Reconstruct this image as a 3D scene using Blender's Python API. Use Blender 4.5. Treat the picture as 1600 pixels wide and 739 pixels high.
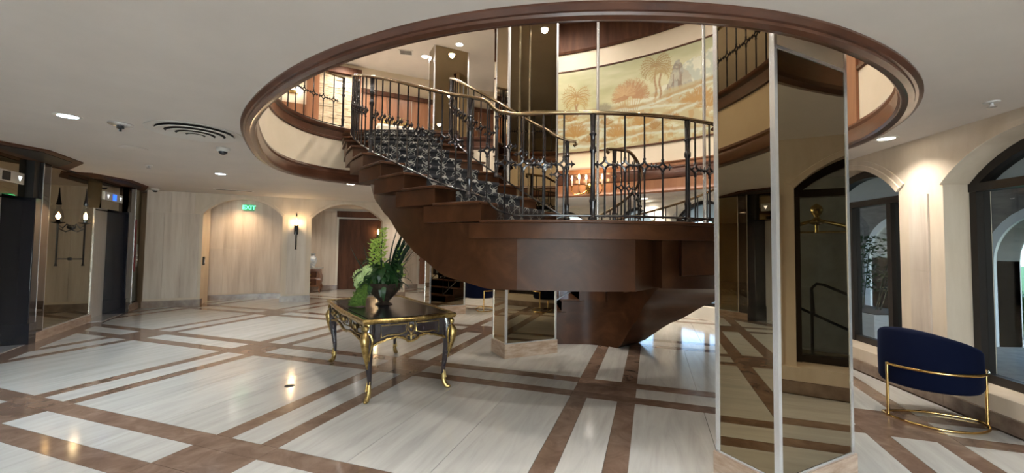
import bpy, math, random
import numpy as np
from mathutils import Vector, Matrix
random.seed(7); np.random.seed(7)
for o in list(bpy.data.objects): bpy.data.objects.remove(o)
SC = bpy.context.scene
COL = SC.collection
PI = math.pi
# ------------------------------------------------------------------ camera
cd = bpy.data.cameras.new('camera'); cam = bpy.data.objects.new('camera', cd); COL.objects.link(cam); SC.camera = cam
cd.sensor_fit = 'HORIZONTAL'; cd.sensor_width = 36; cd.lens = 648.25/1600*36; cd.shift_y = -10.83/1600
cd.clip_start = .05; cd.clip_end = 300
_p, _r = .041, .0122
_f = Vector((0, math.cos(_p), math.sin(_p))); _u = Vector((0, -math.sin(_p), math.cos(_p))); _x = Vector((1, 0, 0))
_rt = _x*math.cos(_r)+_u*math.sin(_r); _up = _u*math.cos(_r)-_x*math.sin(_r)
cam.matrix_world = Matrix(((_rt.x, _up.x, -_f.x, 0), (_rt.y, _up.y, -_f.y, 0), (_rt.z, _up.z, -_f.z, 1.5), (0, 0, 0, 1)))
# ------------------------------------------------------------------ world
W = bpy.data.worlds.new('daylight'); SC.world = W; W.use_nodes = True
bg = W.node_tree.nodes['Background']
sky = W.node_tree.nodes.new('ShaderNodeTexSky'); sky.sky_type = 'HOSEK_WILKIE'; sky.turbidity = 4
sky.sun_direction = (0.3, -0.75, 0.6)
W.node_tree.links.new(sky.outputs[0], bg.inputs[0]); bg.inputs[1].default_value = 22.0
SC.view_settings.view_transform = 'Standard'; SC.view_settings.look = 'None'; SC.view_settings.gamma = 1
SC.view_settings.exposure = 0.70
def area(name, loc, rot, sx, sy, e, col):
    l = bpy.data.lights.new(name, 'AREA'); l.shape = 'RECTANGLE'; l.size = sx; l.size_y = sy; l.energy = e; l.color = col
    o = bpy.data.objects.new(name, l); COL.objects.link(o); o.location = loc; o.rotation_euler = rot; return o
area('entrance_fill_light', (0, -5.6, 1.3), (math.radians(90), 0, 0), 9.4, 2.3, 480, (.88, .94, 1.0))        # added fill lamp behind the viewer, lifts the ceiling and lobby
LAMP = 150.0      # watts of one downlight
# ------------------------------------------------------------------ plan constants
CZ, F2, C2Z = 2.70, 3.70, 5.90          # lobby ceiling, upper floor, upper ceiling
E1 = Vector((math.cos(math.radians(26.4)), math.sin(math.radians(26.4)))); E2 = Vector((-E1.y, E1.x))
def V3(p, z=0): return Vector((p[0], p[1], z))
# ------------------------------------------------------------------ material helpers
def mat(name, color, rough=.5, metal=0, **k):
    m = bpy.data.materials.new(name); m.use_nodes = True; b = m.node_tree.nodes['Principled BSDF']
    b.inputs['Base Color'].default_value = (*color, 1); b.inputs['Roughness'].default_value = rough; b.inputs['Metallic'].default_value = metal
    for a, v in k.items(): b.inputs[a.replace('_', ' ')].default_value = v
    return m
def noisy(name, c1, c2, scale=(4, 4, 4), rough=.5, detail=5, bump=0, c3=None, rot=0, dist=0, lo=.35, hi=.65, r2=None, metal=0, bscale=None, **k):
    """two or three colour noise material on object coordinates, anisotropic scale"""
    m = mat(name, c1, rough, metal, **k); nt = m.node_tree; N = nt.nodes; L = nt.links; b = N['Principled BSDF']
    tc = N.new('ShaderNodeTexCoord'); mp = N.new('ShaderNodeMapping'); mp.inputs['Scale'].default_value = scale
    mr = N.new('ShaderNodeMapping'); mr.inputs['Rotation'].default_value = (0, 0, rot)
    L.new(tc.outputs['Object'], mr.inputs[0]); L.new(mr.outputs[0], mp.inputs[0])
    n = N.new('ShaderNodeTexNoise'); n.inputs['Scale'].default_value = 1; n.inputs['Detail'].default_value = detail; n.inputs['Distortion'].default_value = dist
    n.inputs['Roughness'].default_value = .62
    L.new(mp.outputs[0], n.inputs['Vector'])
    r = N.new('ShaderNodeValToRGB'); L.new(n.outputs[0], r.inputs[0])
    r.color_ramp.elements[0].position = lo; r.color_ramp.elements[0].color = (*c1, 1)
    r.color_ramp.elements[1].position = hi; r.color_ramp.elements[1].color = (*c2, 1)
    if c3: e = r.color_ramp.elements.new((lo+hi)/2); e.color = (*c3, 1)
    L.new(r.outputs[0], b.inputs['Base Color'])
    if r2 is not None:
        q = N.new('ShaderNodeMapRange'); q.inputs[3].default_value = rough; q.inputs[4].default_value = r2
        L.new(n.outputs[0], q.inputs[0]); L.new(q.outputs[0], b.inputs['Roughness'])
    if bump:
        bp = N.new('ShaderNodeBump'); bp.inputs['Strength'].default_value = bump; bp.inputs['Distance'].default_value = .01
        L.new(n.outputs[0], bp.inputs['Height']); L.new(bp.outputs[0], b.inputs['Normal'])
    return m
def vary(m, amt):
    """slight per-object brightness change"""
    nt = m.node_tree; N = nt.nodes; L = nt.links; b = N['Principled BSDF']
    src = b.inputs['Base Color'].links[0].from_socket
    oi = N.new('ShaderNodeObjectInfo'); mr = N.new('ShaderNodeMapRange'); mr.inputs[3].default_value = 1-amt; mr.inputs[4].default_value = 1+amt*.6
    L.new(oi.outputs['Random'], mr.inputs[0]); mx = N.new('ShaderNodeMix'); mx.data_type = 'RGBA'; mx.blend_type = 'MULTIPLY'; mx.inputs[0].default_value = 1
    L.new(src, mx.inputs[6]); L.new(mr.outputs[0], mx.inputs[7]); L.new(mx.outputs[2], b.inputs['Base Color'])
    return m
GR = .3241
M = {}
M['paint'] = noisy('ceiling_paint', (.62, .575, .53), (.66, .61, .56), (1.5, 1.5, 1.5), .75)
M['cream'] = noisy('cream_paint', (.66, .56, .42), (.70, .60, .46), (2, 2, 2), .6)
M['white'] = noisy('white_paint', (.72, .68, .60), (.76, .72, .64), (2, 2, 2), .55)
M['trav'] = vary(noisy('travertine_wall', (.50, .41, .33), (.70, .62, .53), (7, 7, .55), .42, 6, .12, (.62, .53, .44), lo=.3, hi=.68), .07)
M['trav_plain'] = noisy('travertine_trim', (.60, .50, .38), (.68, .58, .46), (5, 5, 1), .45, 5)
M['marble'] = vary(noisy('light_marble', (.36, .348, .322), (.515, .50, .465), (1.1, 9, 5), .09, 7, 0, (.45, .437, .405), rot=PI/2+GR, dist=.7, lo=.22, hi=.74, r2=.16), .07)
M['band'] = vary(noisy('brown_marble', (.13, .082, .058), (.25, .175, .13), (5, 5, 5), .08, 8, 0, (.19, .125, .09), dist=.8, lo=.3, hi=.72, r2=.15), .12)
M['base'] = noisy('baseboard_marble', (.17, .115, .085), (.27, .20, .15), (6, 6, 6), .25, 6)
M['plinth'] = noisy('plinth_travertine', (.30, .19, .12), (.48, .36, .27), (6, 6, 22), .35, 7)
M['wood'] = noisy('mahogany_stair', (.032, .0120, .0052), (.105, .043, .018), (2.6, 2.6, 2.6), .34, 7, 0, (.058, .0225, .0095), dist=.9, lo=.25, hi=.8, Specular_IOR_Level=.16)
M['woodring'] = noisy('mahogany_ring', (.060, .022, .012), (.115, .046, .026), (3, 3, 12), .28, 6, Coat_Weight=.35, Coat_Roughness=.15)
M['panel'] = vary(noisy('wall_wood', (.20, .085, .042), (.33, .155, .08), (8, 8, .9), .32, 6, 0, (.27, .12, .06), dist=.6, lo=.3, hi=.7), .12)
M['doorwood'] = noisy('door_wood', (.060, .023, .012), (.115, .048, .026), (8, 8, 1), .55, 6, Specular_IOR_Level=.2)
M['bronze'] = mat('bronze_mirror', (.33, .268, .175), .012, 1)
M['dkmirror'] = mat('smoked_mirror', (.17, .155, .15), .02, 1)
M['steel'] = mat('brushed_steel', (.74, .75, .76), .24, .75)
M['doorsteel'] = noisy('elevator_steel', (.62, .60, .57), (.70, .68, .65), (60, 60, 1), .4, 3, metal=.1)
M['iron'] = mat('black_iron', (.018, .017, .020), .24, .4, Coat_Weight=.5, Coat_Roughness=.1)
M['brass'] = mat('aged_brass', (.56, .38, .14), .22, 1)
M['rail'] = mat('rail_bronze', (.30, .22, .13), .2, 1)
M['gold'] = noisy('gilt_bronze', (.24, .155, .05), (.62, .46, .19), (30, 30, 30), .33, 4, .4, metal=1)
M['chairgold'] = mat('polished_gold', (.72, .47, .17), .13, 1)
M['black'] = mat('black_marble', (.012, .013, .020), .12, 0, Coat_Weight=.4)
M['ebony'] = noisy('ebonised_wood', (.012, .009, .012), (.03, .022, .026), (9, 9, 9), .13, 4, Coat_Weight=.6, Coat_Roughness=.06)
M['leather'] = noisy('leather_top', (.008, .008, .010), (.020, .020, .023), (12, 12, 12), .24, 5)
M['velvet'] = mat('navy_velvet', (.0010, .0032, .017), .9, 0, Specular_IOR_Level=.15, Sheen_Weight=.06, Sheen_Roughness=.4, Sheen_Tint=(.04, .14, .6, 1))
M['frame'] = mat('dark_window_frame', (.022, .017, .015), .4, .3)
def glass_mat():
    m = bpy.data.materials.new('window_glass'); m.use_nodes = True; nt = m.node_tree; N = nt.nodes; N.clear()
    o = N.new('ShaderNodeOutputMaterial'); mx = N.new('ShaderNodeMixShader'); t = N.new('ShaderNodeBsdfTransparent'); g = N.new('ShaderNodeBsdfGlossy'); lw = N.new('ShaderNodeLayerWeight'); lw.inputs[0].default_value = .5; pw = N.new('ShaderNodeMath'); pw.operation = 'POWER'; pw.inputs[1].default_value = 4.0; f = N.new('ShaderNodeMath'); f.operation = 'MULTIPLY_ADD'; f.inputs[1].default_value = .7; f.inputs[2].default_value = .03; nt.links.new(lw.outputs['Facing'], pw.inputs[0]); nt.links.new(pw.outputs[0], f.inputs[0])
    t.inputs[0].default_value = (.90, .93, .95, 1); g.inputs['Roughness'].default_value = .0
    nt.links.new(f.outputs[0], mx.inputs[0]); nt.links.new(t.outputs[0], mx.inputs[1]); nt.links.new(g.outputs[0], mx.inputs[2]); nt.links.new(mx.outputs[0], o.inputs[0]); return m
M['glass'] = glass_mat()
M['leaf'] = vary(noisy('leaf_green', (.012, .040, .012), (.035, .10, .025), (20, 20, 20), .45, 3), .25)
M['leafd'] = noisy('blade_green', (.010, .030, .018), (.025, .065, .035), (10, 10, 10), .35, 3)
M['lime'] = noisy('lime_petals', (.30, .46, .06), (.52, .66, .16), (25, 25, 25), .55, 3)
M['mint'] = noisy('pale_green_petals', (.36, .50, .18), (.56, .68, .34), (30, 30, 30), .6, 3)
M['moss'] = noisy('moss', (.045, .10, .012), (.12, .21, .03), (60, 60, 60), .9, 4, .8)
M['pot'] = noisy('fluted_bronze_bowl', (.035, .024, .018), (.085, .060, .045), (14, 14, 14), .42, 4, metal=.3)
M['plastic'] = mat('white_plastic', (.62, .60, .56), .4)
M['dark'] = mat('dark_void', (.012, .011, .010), .6)
M['exwhite'] = mat('exterior_white_stucco', (.72, .76, .80), .7)
M['extaupe'] = noisy('exterior_taupe_stone', (.13, .115, .11), (.20, .18, .17), (3, 3, 14), .8, 5)
M['exstone'] = vary(noisy('exterior_grey_stone', (.27, .26, .23), (.38, .37, .33), (3, 3, 3), .7, 6), .08)
M['paving'] = noisy('outdoor_paving', (.34, .33, .31), (.45, .43, .40), (6, 6, 6), .7, 5)
M['hedge'] = noisy('hedge_green', (.03, .09, .02), (.10, .22, .06), (30, 30, 30), .8, 4)
M['lawn'] = noisy('lawn', (.08, .18, .04), (.13, .26, .06), (15, 15, 15), .9, 4)
M['ledger'] = vary(noisy('ledger_stone', (.42, .32, .20), (.58, .48, .34), (9, 9, 30), .7, 4, .3), .14)
M['red'] = mat('red_enamel', (.22, .02, .02), .4)
M['porc'] = noisy('blue_white_porcelain', (.45, .55, .68), (.80, .83, .86), (22, 22, 22), .15, 3, lo=.45, hi=.55)
M['frost'] = mat('frosted_shade', (.85, .8, .7), .5)
def emit(name, c, s):
    m = mat(name, c, .4); b = m.node_tree.nodes['Principled BSDF']
    b.inputs['Emission Color'].default_value = (*c, 1); b.inputs['Emission Strength'].default_value = s; return m
M['lamp'] = emit('downlight_glow', (1, .93, .82), 14)
M['lampcool'] = emit('cool_downlight_glow', (.75, .88, 1), 22)
M['flame'] = emit('candle_glow', (1, .66, .30), 30)
M['green'] = emit('exit_green', (.12, .85, .38), 1.6)
M['exitbg'] = emit('exit_back', (.02, .25, .10), .4)
M['blue'] = emit('lcd_blue', (.02, .12, .9), 1.3)
M['arrowlit'] = emit('arrow_white', (.9, .95, 1), 1.6)
# carpet: charcoal with pale rounded lattice on UV
def carpet_mat():
    m = mat('carpet_lattice', (.02, .02, .022), .95); nt = m.node_tree; N = nt.nodes; L = nt.links; b = N['Principled BSDF']
    uv = N.new('ShaderNodeUVMap'); sp = N.new('ShaderNodeSeparateXYZ'); L.new(uv.outputs[0], sp.inputs[0])
    def mth(op, a, b_=None, v=None):
        n = N.new('ShaderNodeMath'); n.operation = op
        for i, s in enumerate((a, b_)):
            if s is None: continue
            if isinstance(s, (int, float)): n.inputs[i].default_value = s
            else: L.new(s, n.inputs[i])
        return n.outputs[0]
    u = mth('MULTIPLY', sp.outputs[0], 2*PI/.20); v = mth('MULTIPLY', sp.outputs[1], 2*PI/.26)
    w = mth('ADD', u, mth('MULTIPLY', mth('SINE', mth('MULTIPLY', v, 2)), .75))
    s = mth('ADD', mth('COSINE', w), mth('COSINE', v)); k = mth('LESS_THAN', mth('ABSOLUTE', s), .17)
    w2 = mth('SUBTRACT', u, mth('MULTIPLY', mth('SINE', mth('MULTIPLY', v, 2)), .75))
    k2 = mth('LESS_THAN', mth('ABSOLUTE', mth('ADD', mth('COSINE', w2), mth('COSINE', v))), .10)
    mx = N.new('ShaderNodeMix'); mx.data_type = 'RGBA'; L.new(mth('MAXIMUM', k, k2), mx.inputs[0])
    mx.inputs[6].default_value = (.014, .014, .017, 1); mx.inputs[7].default_value = (.27, .26, .235, 1); L.new(mx.outputs[2], b.inputs['Base Color'])
    return m
M['carpet'] = carpet_mat()
# ------------------------------------------------------------------ mesh builder
class MB:
    def __init__(s): s.v = []; s.f = []
    def add(s, vs, fs):
        n = len(s.v); s.v += [tuple(p) for p in vs]; s.f += [tuple(i+n for i in f) for f in fs]; return s
    def prism(s, poly, z0, z1):
        n = len(poly); ar = sum(poly[i][0]*poly[(i+1) % n][1]-poly[(i+1) % n][0]*poly[i][1] for i in range(n))
        if ar < 0: poly = list(poly)[::-1]
        a = z0 if isinstance(z0, (list, tuple)) else [z0]*n; b = z1 if isinstance(z1, (list, tuple)) else [z1]*n
        vs = [(p[0], p[1], a[i]) for i, p in enumerate(poly)]+[(p[0], p[1], b[i]) for i, p in enumerate(poly)]
        return s.add(vs, [tuple(range(n))[::-1], tuple(range(n, 2*n))]+[(i, (i+1) % n, n+(i+1) % n, n+i) for i in range(n)])
    def box(s, x0, x1, y0, y1, z0, z1): return s.prism([(x0, y0), (x1, y0), (x1, y1), (x0, y1)], z0, z1)
    def obox(s, o, d, n, a0, a1, b0, b1, z0, z1):
        """box in a plan frame: origin o, along d [a0,a1], across n [b0,b1]"""
        P = lambda a, b: (o[0]+d[0]*a+n[0]*b, o[1]+d[1]*a+n[1]*b)
        return s.prism([P(a0, b0), P(a1, b0), P(a1, b1), P(a0, b1)], z0, z1)
    def tube(s, path, r, n=8, closed=False, sx=1, up=None):
        path = [Vector(p) for p in path]; m = len(path); rs = r if isinstance(r, (list, tuple)) else [r]*m
        base = len(s.v); prev = None; T = []
        for i in range(m):
            a = path[i-1] if (i or closed) else path[0]; b = path[(i+1) % m] if (i < m-1 or closed) else path[-1]
            t = (b-a); t = t.normalized() if t.length > 1e-9 else Vector((0, 0, 1)); T.append(t)
        for i, t in enumerate(T):
            if up is not None: nn = Vector(up)
            elif prev is None: nn = Vector((0, 0, 1)) if abs(t.z) < .9 else Vector((1, 0, 0))
            else: nn = prev
            nn = nn-t*nn.dot(t); nn = nn.normalized() if nn.length > 1e-6 else t.orthogonal().normalized(); prev = nn; bb = t.cross(nn)
            for k in range(n):
                a = 2*PI*k/n; s.v.append(tuple(path[i]+nn*math.cos(a)*rs[i]+bb*math.sin(a)*rs[i]*sx))
        for i in range(m if closed else m-1):
            j = (i+1) % m
            for k in range(n):
                k2 = (k+1) % n; s.f.append((base+i*n+k, base+i*n+k2, base+j*n+k2, base+j*n+k))
        if not closed:
            s.f.append(tuple(base+k for k in range(n))[::-1]); s.f.append(tuple(base+(m-1)*n+k for k in range(n)))
        return s
    def lathe(s, prof, n=16, c=(0, 0, 0), flute=0, nf=0):
        base = len(s.v); m = len(prof)
        for r, z in prof:
            for k in range(n):
                a = 2*PI*k/n; rr = r*(1+flute*abs(math.sin(a*nf/2))) if flute else r
                s.v.append((c[0]+rr*math.cos(a), c[1]+rr*math.sin(a), c[2]+z))
        for i in range(m-1):
            for k in range(n):
                k2 = (k+1) % n; s.f.append((base+i*n+k, base+i*n+k2, base+(i+1)*n+k2, base+(i+1)*n+k))
        s.f.append(tuple(base+k for k in range(n))[::-1]); s.f.append(tuple(base+(m-1)*n+k for k in range(n)))
        return s
    def ball(s, c, r, n=10, m=7, sc=(1, 1, 1)):
        b = MB(); b.lathe([(max(1e-4, r*math.sin(PI*i/m)), -r*math.cos(PI*i/m)) for i in range(m+1)], n)
        return s.add([(c[0]+x*sc[0], c[1]+y*sc[1], c[2]+z*sc[2]) for x, y, z in b.v], b.f)
    def strip(s, rows, closed=False):
        """rows: list of equal-length lists of points; quads between successive rows (profile sweep)"""
        base = len(s.v); n = len(rows[0])
        for r in rows: s.v += [tuple(p) for p in r]
        m = len(rows)
        for i in range(m if closed else m-1):
            j = (i+1) % m
            for k in range(n-1): s.f.append((base+i*n+k, base+j*n+k, base+j*n+k+1, base+i*n+k+1))
        return s
    def loopstrip(s, rows, closed=False, cap=True):
        """profile itself closed"""
        base = len(s.v); n = len(rows[0]); m = len(rows)
        for r in rows: s.v += [tuple(p) for p in r]
        for i in range(m if closed else m-1):
            j = (i+1) % m
            for k in range(n):
                k2 = (k+1) % n; s.f.append((base+i*n+k, base+j*n+k, base+j*n+k2, base+i*n+k2))
        if cap and not closed: s.f.append(tuple(base+k for k in range(n))); s.f.append(tuple(base+(m-1)*n+k for k in range(n))[::-1])
        return s
    def merge(s, o, T=None):
        vs = o.v if T is None else [tuple(T @ Vector(p)) for p in o.v]
        return s.add(vs, o.f)
WM = {}
def rotz(loc, rz=0): return Matrix.Translation(Vector(loc)) @ Matrix.Rotation(rz, 4, 'Z')
def thing(name, label, cat, loc=(0, 0, 0), rz=0, group=None):
    o = bpy.data.objects.new(name, None); COL.objects.link(o); o.empty_display_size = .1
    o.location = loc; o.rotation_euler = (0, 0, rz); o['label'] = label; o['category'] = cat
    if group: o['group'] = group
    WM[o] = rotz(loc, rz); return o
def tag(o, label, cat=None, group=None):
    o['label'] = label
    if cat: o['category'] = cat
    if group: o['group'] = group
    return o
def mesh_of(name, mb, m, inv=None, smooth=32, recalc=True):
    me = bpy.data.meshes.new(name)
    vs = mb.v if inv is None else [tuple(inv @ Vector(p)) for p in mb.v]
    me.from_pydata(vs, [], mb.f)
    if recalc:
        import bmesh
        b = bmesh.new(); b.from_mesh(me); bmesh.ops.recalc_face_normals(b, faces=b.faces); b.to_mesh(me); b.free()
    me.materials.append(M[m] if isinstance(m, str) else m)
    if smooth:
        me.polygons.foreach_set('use_smooth', [True]*len(me.polygons)); me.set_sharp_from_angle(angle=math.radians(smooth))
    me.update(); return me
def link(name, me, parent=None, loc=None, rz=0):
    o = bpy.data.objects.new(name, me); COL.objects.link(o)
    if parent: o.parent = parent; WM[o] = WM.get(parent, Matrix())
    if loc is not None: o.location = loc; o.rotation_euler = (0, 0, rz); WM[o] = WM.get(parent, Matrix()) @ rotz(loc, rz)
    return o
def L(name, mb, m, parent=None, **k): return link(name, mesh_of(name, mb, m, **k), parent)      # local coordinates of the parent
def Wd(name, mb, m, parent=None, **k):                                                            # world coordinates
    inv = WM[parent].inverted() if parent in WM else None
    return link(name, mesh_of(name, mb, m, inv, **k), parent)
def struct(name, mb, m, label=None, **k):
    o = link(name, mesh_of(name, mb, m, **k)); o['kind'] = 'structure'; WM[o] = Matrix()
    if label: o['label'] = label
    return o
def bevel(o, w=.004, seg=2):
    b = o.modifiers.new('bevel', 'BEVEL'); b.width = w; b.segments = seg; b.limit_method = 'ANGLE'; return o
# ------------------------------------------------------------------ opening curve
FC = [3.771, 3.739, 3.685, 3.615, 3.535, 3.452, 3.372, 3.299, 3.236, 3.185, 3.147, 3.122, 3.108, 3.105, 3.112, 3.129, 3.157, 3.196, 3.248, 3.316, 3.401, 3.503, 3.623, 3.759, 3.904, 4.052, 4.191, 4.309, 4.388, 4.41, 4.361, 4.244, 4.073, 3.871, 3.664, 3.475, 3.315, 3.185, 3.08, 2.994, 2.922, 2.86, 2.809, 2.77, 2.744, 2.731, 2.729, 2.738, 2.756, 2.781, 2.813, 2.852, 2.896, 2.94, 2.983, 3.026, 3.069, 3.116, 3.166, 3.213, 3.256, 3.298, 3.346, 3.399, 3.456, 3.513, 3.568, 3.623, 3.676, 3.723, 3.759, 3.777]
OC = Vector((.1, 5.0))
def orad(t):
    g = (t/(2*PI)*72) % 72; i = int(g); f = g-i; a, b, c, d = (FC[(i+q) % 72] for q in (-1, 0, 1, 2))
    return .5*(2*b+(c-a)*f+(2*a-5*b+4*c-d)*f*f+(3*b-a-3*c+d)*f**3)
def hole(t, off=0):
    """point on opening edge at polar angle t; off>0 = inward along the normal"""
    e = .01; p = OC+Vector((math.cos(t), math.sin(t)))*orad(t)
    a = OC+Vector((math.cos(t-e), math.sin(t-e)))*orad(t-e); b = OC+Vector((math.cos(t+e), math.sin(t+e)))*orad(t+e)
    d = (b-a).normalized(); n = Vector((-d.y, d.x)); return p+n*off
NT = 144; TH = [2*PI*i/NT for i in range(NT)]
XR = (-13, 12.5); YR = (-6, 18.5)
def rect_pt(t):
    c, s = math.cos(t), math.sin(t); k = 1e9
    if c > 1e-9: k = min(k, (XR[1]-OC.x)/c)
    if c < -1e-9: k = min(k, (XR[0]-OC.x)/c)
    if s > 1e-9: k = min(k, (YR[1]-OC.y)/s)
    if s < -1e-9: k = min(k, (YR[0]-OC.y)/s)
    return (OC.x+c*k, OC.y+s*k)
TH2 = sorted(TH+[math.atan2(y-OC.y, x-OC.x) % (2*PI) for x in XR for y in YR])
def holed(z0, z1, off=0):
    mb = MB(); rows = []
    for t in TH2:
        h = hole(t, off); r = rect_pt(t); rows.append([(h.x, h.y, z0), (r[0], r[1], z0), (r[0], r[1], z1), (h.x, h.y, z1)])
    return mb.loopstrip(rows, closed=True)

# ================================================================== FLOOR
def clip(poly, a, n):
    out = []; d = [(p[0]-a[0])*n[0]+(p[1]-a[1])*n[1] for p in poly]
    for i in range(len(poly)):
        j = (i+1) % len(poly)
        if d[i] >= 0: out.append(poly[i])
        if (d[i] >= 0) != (d[j] >= 0):
            k = d[i]/(d[i]-d[j]); out.append((poly[i][0]+(poly[j][0]-poly[i][0])*k, poly[i][1]+(poly[j][1]-poly[i][1])*k))
    return out
fb = MB(); fb.box(XR[0], 4.75, YR[0], YR[1], -.2, -.012)
floor = struct('floor', fb, 'base', 'polished lobby floor of pale travertine fields framed by brown marble bands')
GP = 1.635*1.5; hu, wu, hv, wv = .0997*1.5, .1087*1.5, .0916*1.5, .1176*1.5
U0, V0 = -1.9454*1.5, 3.0332*1.5
def g2w(u, v): return (u*math.cos(GR)+v*math.sin(GR), -u*math.sin(GR)+v*math.cos(GR))
W0 = Vector((-7.0, 6.05))                       # elevator wall origin, runs along E2, faces E1
cuts = [((W0+E1*.27), E1), ((4.10, 3.4), (-.992, .125)), ((0, -1.2), (0, 1))]
pieces = {'marble': [], 'band': []}
def fpiece(kind, u0, u1, v0, v1, j=.0018):
    poly = [g2w(u0+j, v0+j), g2w(u1-j, v0+j), g2w(u1-j, v1-j), g2w(u0+j, v1-j)]
    for a, n in cuts: poly = clip(poly, a, n) if len(poly) > 2 else []
    if len(poly) < 3: return
    cx = sum(p[0] for p in poly)/len(poly); cy = sum(p[1] for p in poly)/len(poly)
    if cy > 17 or abs(cx) > 1.35*abs(cy)+4: return
    ar = abs(sum(poly[i][0]*poly[(i+1) % len(poly)][1]-poly[(i+1) % len(poly)][0]*poly[i][1] for i in range(len(poly))))/2
    if ar < 4e-4: return
    pieces[kind].append((math.hypot(cx, cy), poly))
for i in range(-6, 6):
    for jj in range(-4, 7):
        u = U0+i*GP; v = V0+jj*GP; a, b = hu+wu, hv+wv
        # field between this node and the next
        d = math.hypot(*g2w(u+GP/2, v+GP/2)); n = 3 if d < 6 else (2 if d < 9 else 1)
        U = (u+a, u+GP-a); Vv = (v+b, v+GP-b)
        for p in range(n): fpiece('marble', U[0]+(U[1]-U[0])*p/n, U[0]+(U[1]-U[0])*(p+1)/n, Vv[0], Vv[1])
        fpiece('marble', u-hu, u+hu, v+b, v+GP-b)                       # strip in the v pair
        fpiece('marble', u+a, u+GP-a, v-hv, v+hv)                       # strip in the u pair
        for s in (-1, 1):
            x0, x1 = sorted((u+s*hu, u+s*a)); fpiece('band', x0, x1, v+b, v+GP-b)
            y0, y1 = sorted((v+s*hv, v+s*b)); fpiece('band', u+a, u+GP-a, y0, y1)
        # the crossing: three long slabs
        fpiece('band', u-a, u+a, v-b, v-hv); fpiece('band', u-a, u+a, v-hv, v+hv); fpiece('band', u-a, u+a, v+hv, v+b)
for kind, nm in (('marble', 'travertine_slab'), ('band', 'marble_band')):
    ps = sorted(pieces[kind], key=lambda q: q[0])
    for d, poly in ps[:290]:
        link(nm, mesh_of(nm, MB().prism(poly, -.0115, 0), kind, smooth=0), floor)
    if ps[290:]:
        mb = MB()
        for d, poly in ps[290:]: mb.prism(poly, -.0115, 0)
        o = link(nm, mesh_of(nm, mb, kind, smooth=0), floor); o['kind'] = 'stuff'
fpl = MB(); fpl.obox(W0, E2, E1, -12, 6, -.8, .268, -.0115, -.0005)
link('border_band', mesh_of('border_band', fpl, 'band', smooth=0), floor)
dr = MB(); dr.lathe([(.045, -.004), (.05, .0), (.05, .003), (.036, .003), (.03, .0015), (.001, .0015)], 20, (-2.33, 4.45, 0))
tag(L('floor_drain', dr, 'dark'), 'small round dark drain cover in the pale stone field left of the desk', 'drain')

# ================================================================== CEILINGS, RING, DRUM
ceiling = struct('ceiling', holed(CZ, CZ+.06), 'paint', 'flat lobby ceiling with a large oval opening')
uf = struct('floor_upper', holed(F2-.25, F2-.02, .02), 'white', 'upper floor slab around the oval opening')
mb = MB(); mb.box(XR[0], XR[1], YR[0], YR[1], C2Z, C2Z+.1)
struct('ceiling_upper', mb, 'paint', 'upper lobby ceiling')
def sweep_open(prof, t0, t1, n, closed=False):
    mb = MB(); rows = []
    for i in range(n if closed else n+1):
        t = t0+(t1-t0)*i/n; rows.append([(hole(t, a).x, hole(t, a).y, z) for a, z in prof])
    return mb.loopstrip(rows, closed=closed)
ringp = [(-.015, CZ+.01), (-.015, CZ-.012), (.012, CZ-.03), (.03, CZ-.03), (.034, CZ-.045), (.07, CZ-.05), (.10, CZ-.036), (.115, CZ-.036), (.13, CZ-.015), (.135, CZ+.10), (.125, CZ+.13), (.135, CZ+.16), (.115, CZ+.20), (.095, CZ+.21), (.02, CZ+.21)]
struct('trim_1', sweep_open(ringp, 0, 2*PI, 160, True), 'woodring', 'moulded mahogany ring around the ceiling opening')
TL = math.atan2(8.15-OC.y, -.35-OC.x)         # where the mural wall starts (back)
TR = math.atan2(4.35-OC.y, 3.95-OC.x)         # where it ends (right)
struct('wall_drum', sweep_open([(.02, CZ+.2), (.095, CZ+.2), (.095, F2-.2), (.02, F2-.2)], TL-.02, 2*PI+TR+.02, 150), 'cream', 'cream plaster drum below the balcony')
trp = [(.0, F2-.26), (.10, F2-.26), (.118, F2-.245), (.118, F2-.21), (.10, F2-.20), (.10, F2-.09), (.125, F2-.075), (.14, F2-.05), (.14, F2-.01), (.12, F2), (.0, F2)]
struct('trim_2', sweep_open(trp, TL, 2*PI+TR, 150), 'woodring', 'dark mahogany fascia of the balcony edge')
# ---- mural wall (right back), stands on the opening's edge
TW = math.atan2(5.30-OC.y, 3.75-OC.x)         # beyond this the wall is tall wood panelling
def mw(t0, t1, z0, z1, off, th=.04, n=60): return sweep_open([(off-th, z0), (off, z0), (off, z1), (off-th, z1)], t0, t1, n)
mwall = struct('wall_mural', mw(TW, TL, 2.46, C2Z, .10, .10, 80).merge(mw(TR, TW, 2.72, C2Z, .10, .10, 20)), 'cream', 'curved cream wall over the opening that carries the mural')
L('wood_band', sweep_open([(.1, 2.44), (.135, 2.44), (.145, 2.47), (.125, 2.50), (.12, 2.53), (.12, 2.86), (.135, 2.88), (.135, 2.92), (.15, 2.94), (.15, 2.96), (.1, 2.96)], TW, TL, 70), 'panel', mwall)
L('wood_panelling', mw(TR, TW-.0, 2.74, 4.3, .125), 'panel', mwall)
L('door_casing', mw(TW-.012, TW+.012, 2.9, 4.3, .16, .06, 2), 'panel', mwall)
L('upper_wood_band', sweep_open([(.1, 5.22), (.125, 5.22), (.14, 5.26), (.125, 5.30), (.125, C2Z-.12), (.17, C2Z-.05), (.17, C2Z), (.1, C2Z)], TR, TL, 70), 'doorwood', mwall)
L('picture_rail', sweep_open([(.1, 3.28), (.12, 3.28), (.12, 3.305), (.1, 3.305)], TW+.05, TL, 60), 'doorwood', mwall)
L('picture_rail', sweep_open([(.1, 4.86), (.12, 4.86), (.12, 4.885), (.1, 4.885)], TW+.05, TL, 60), 'doorwood', mwall)
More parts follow.
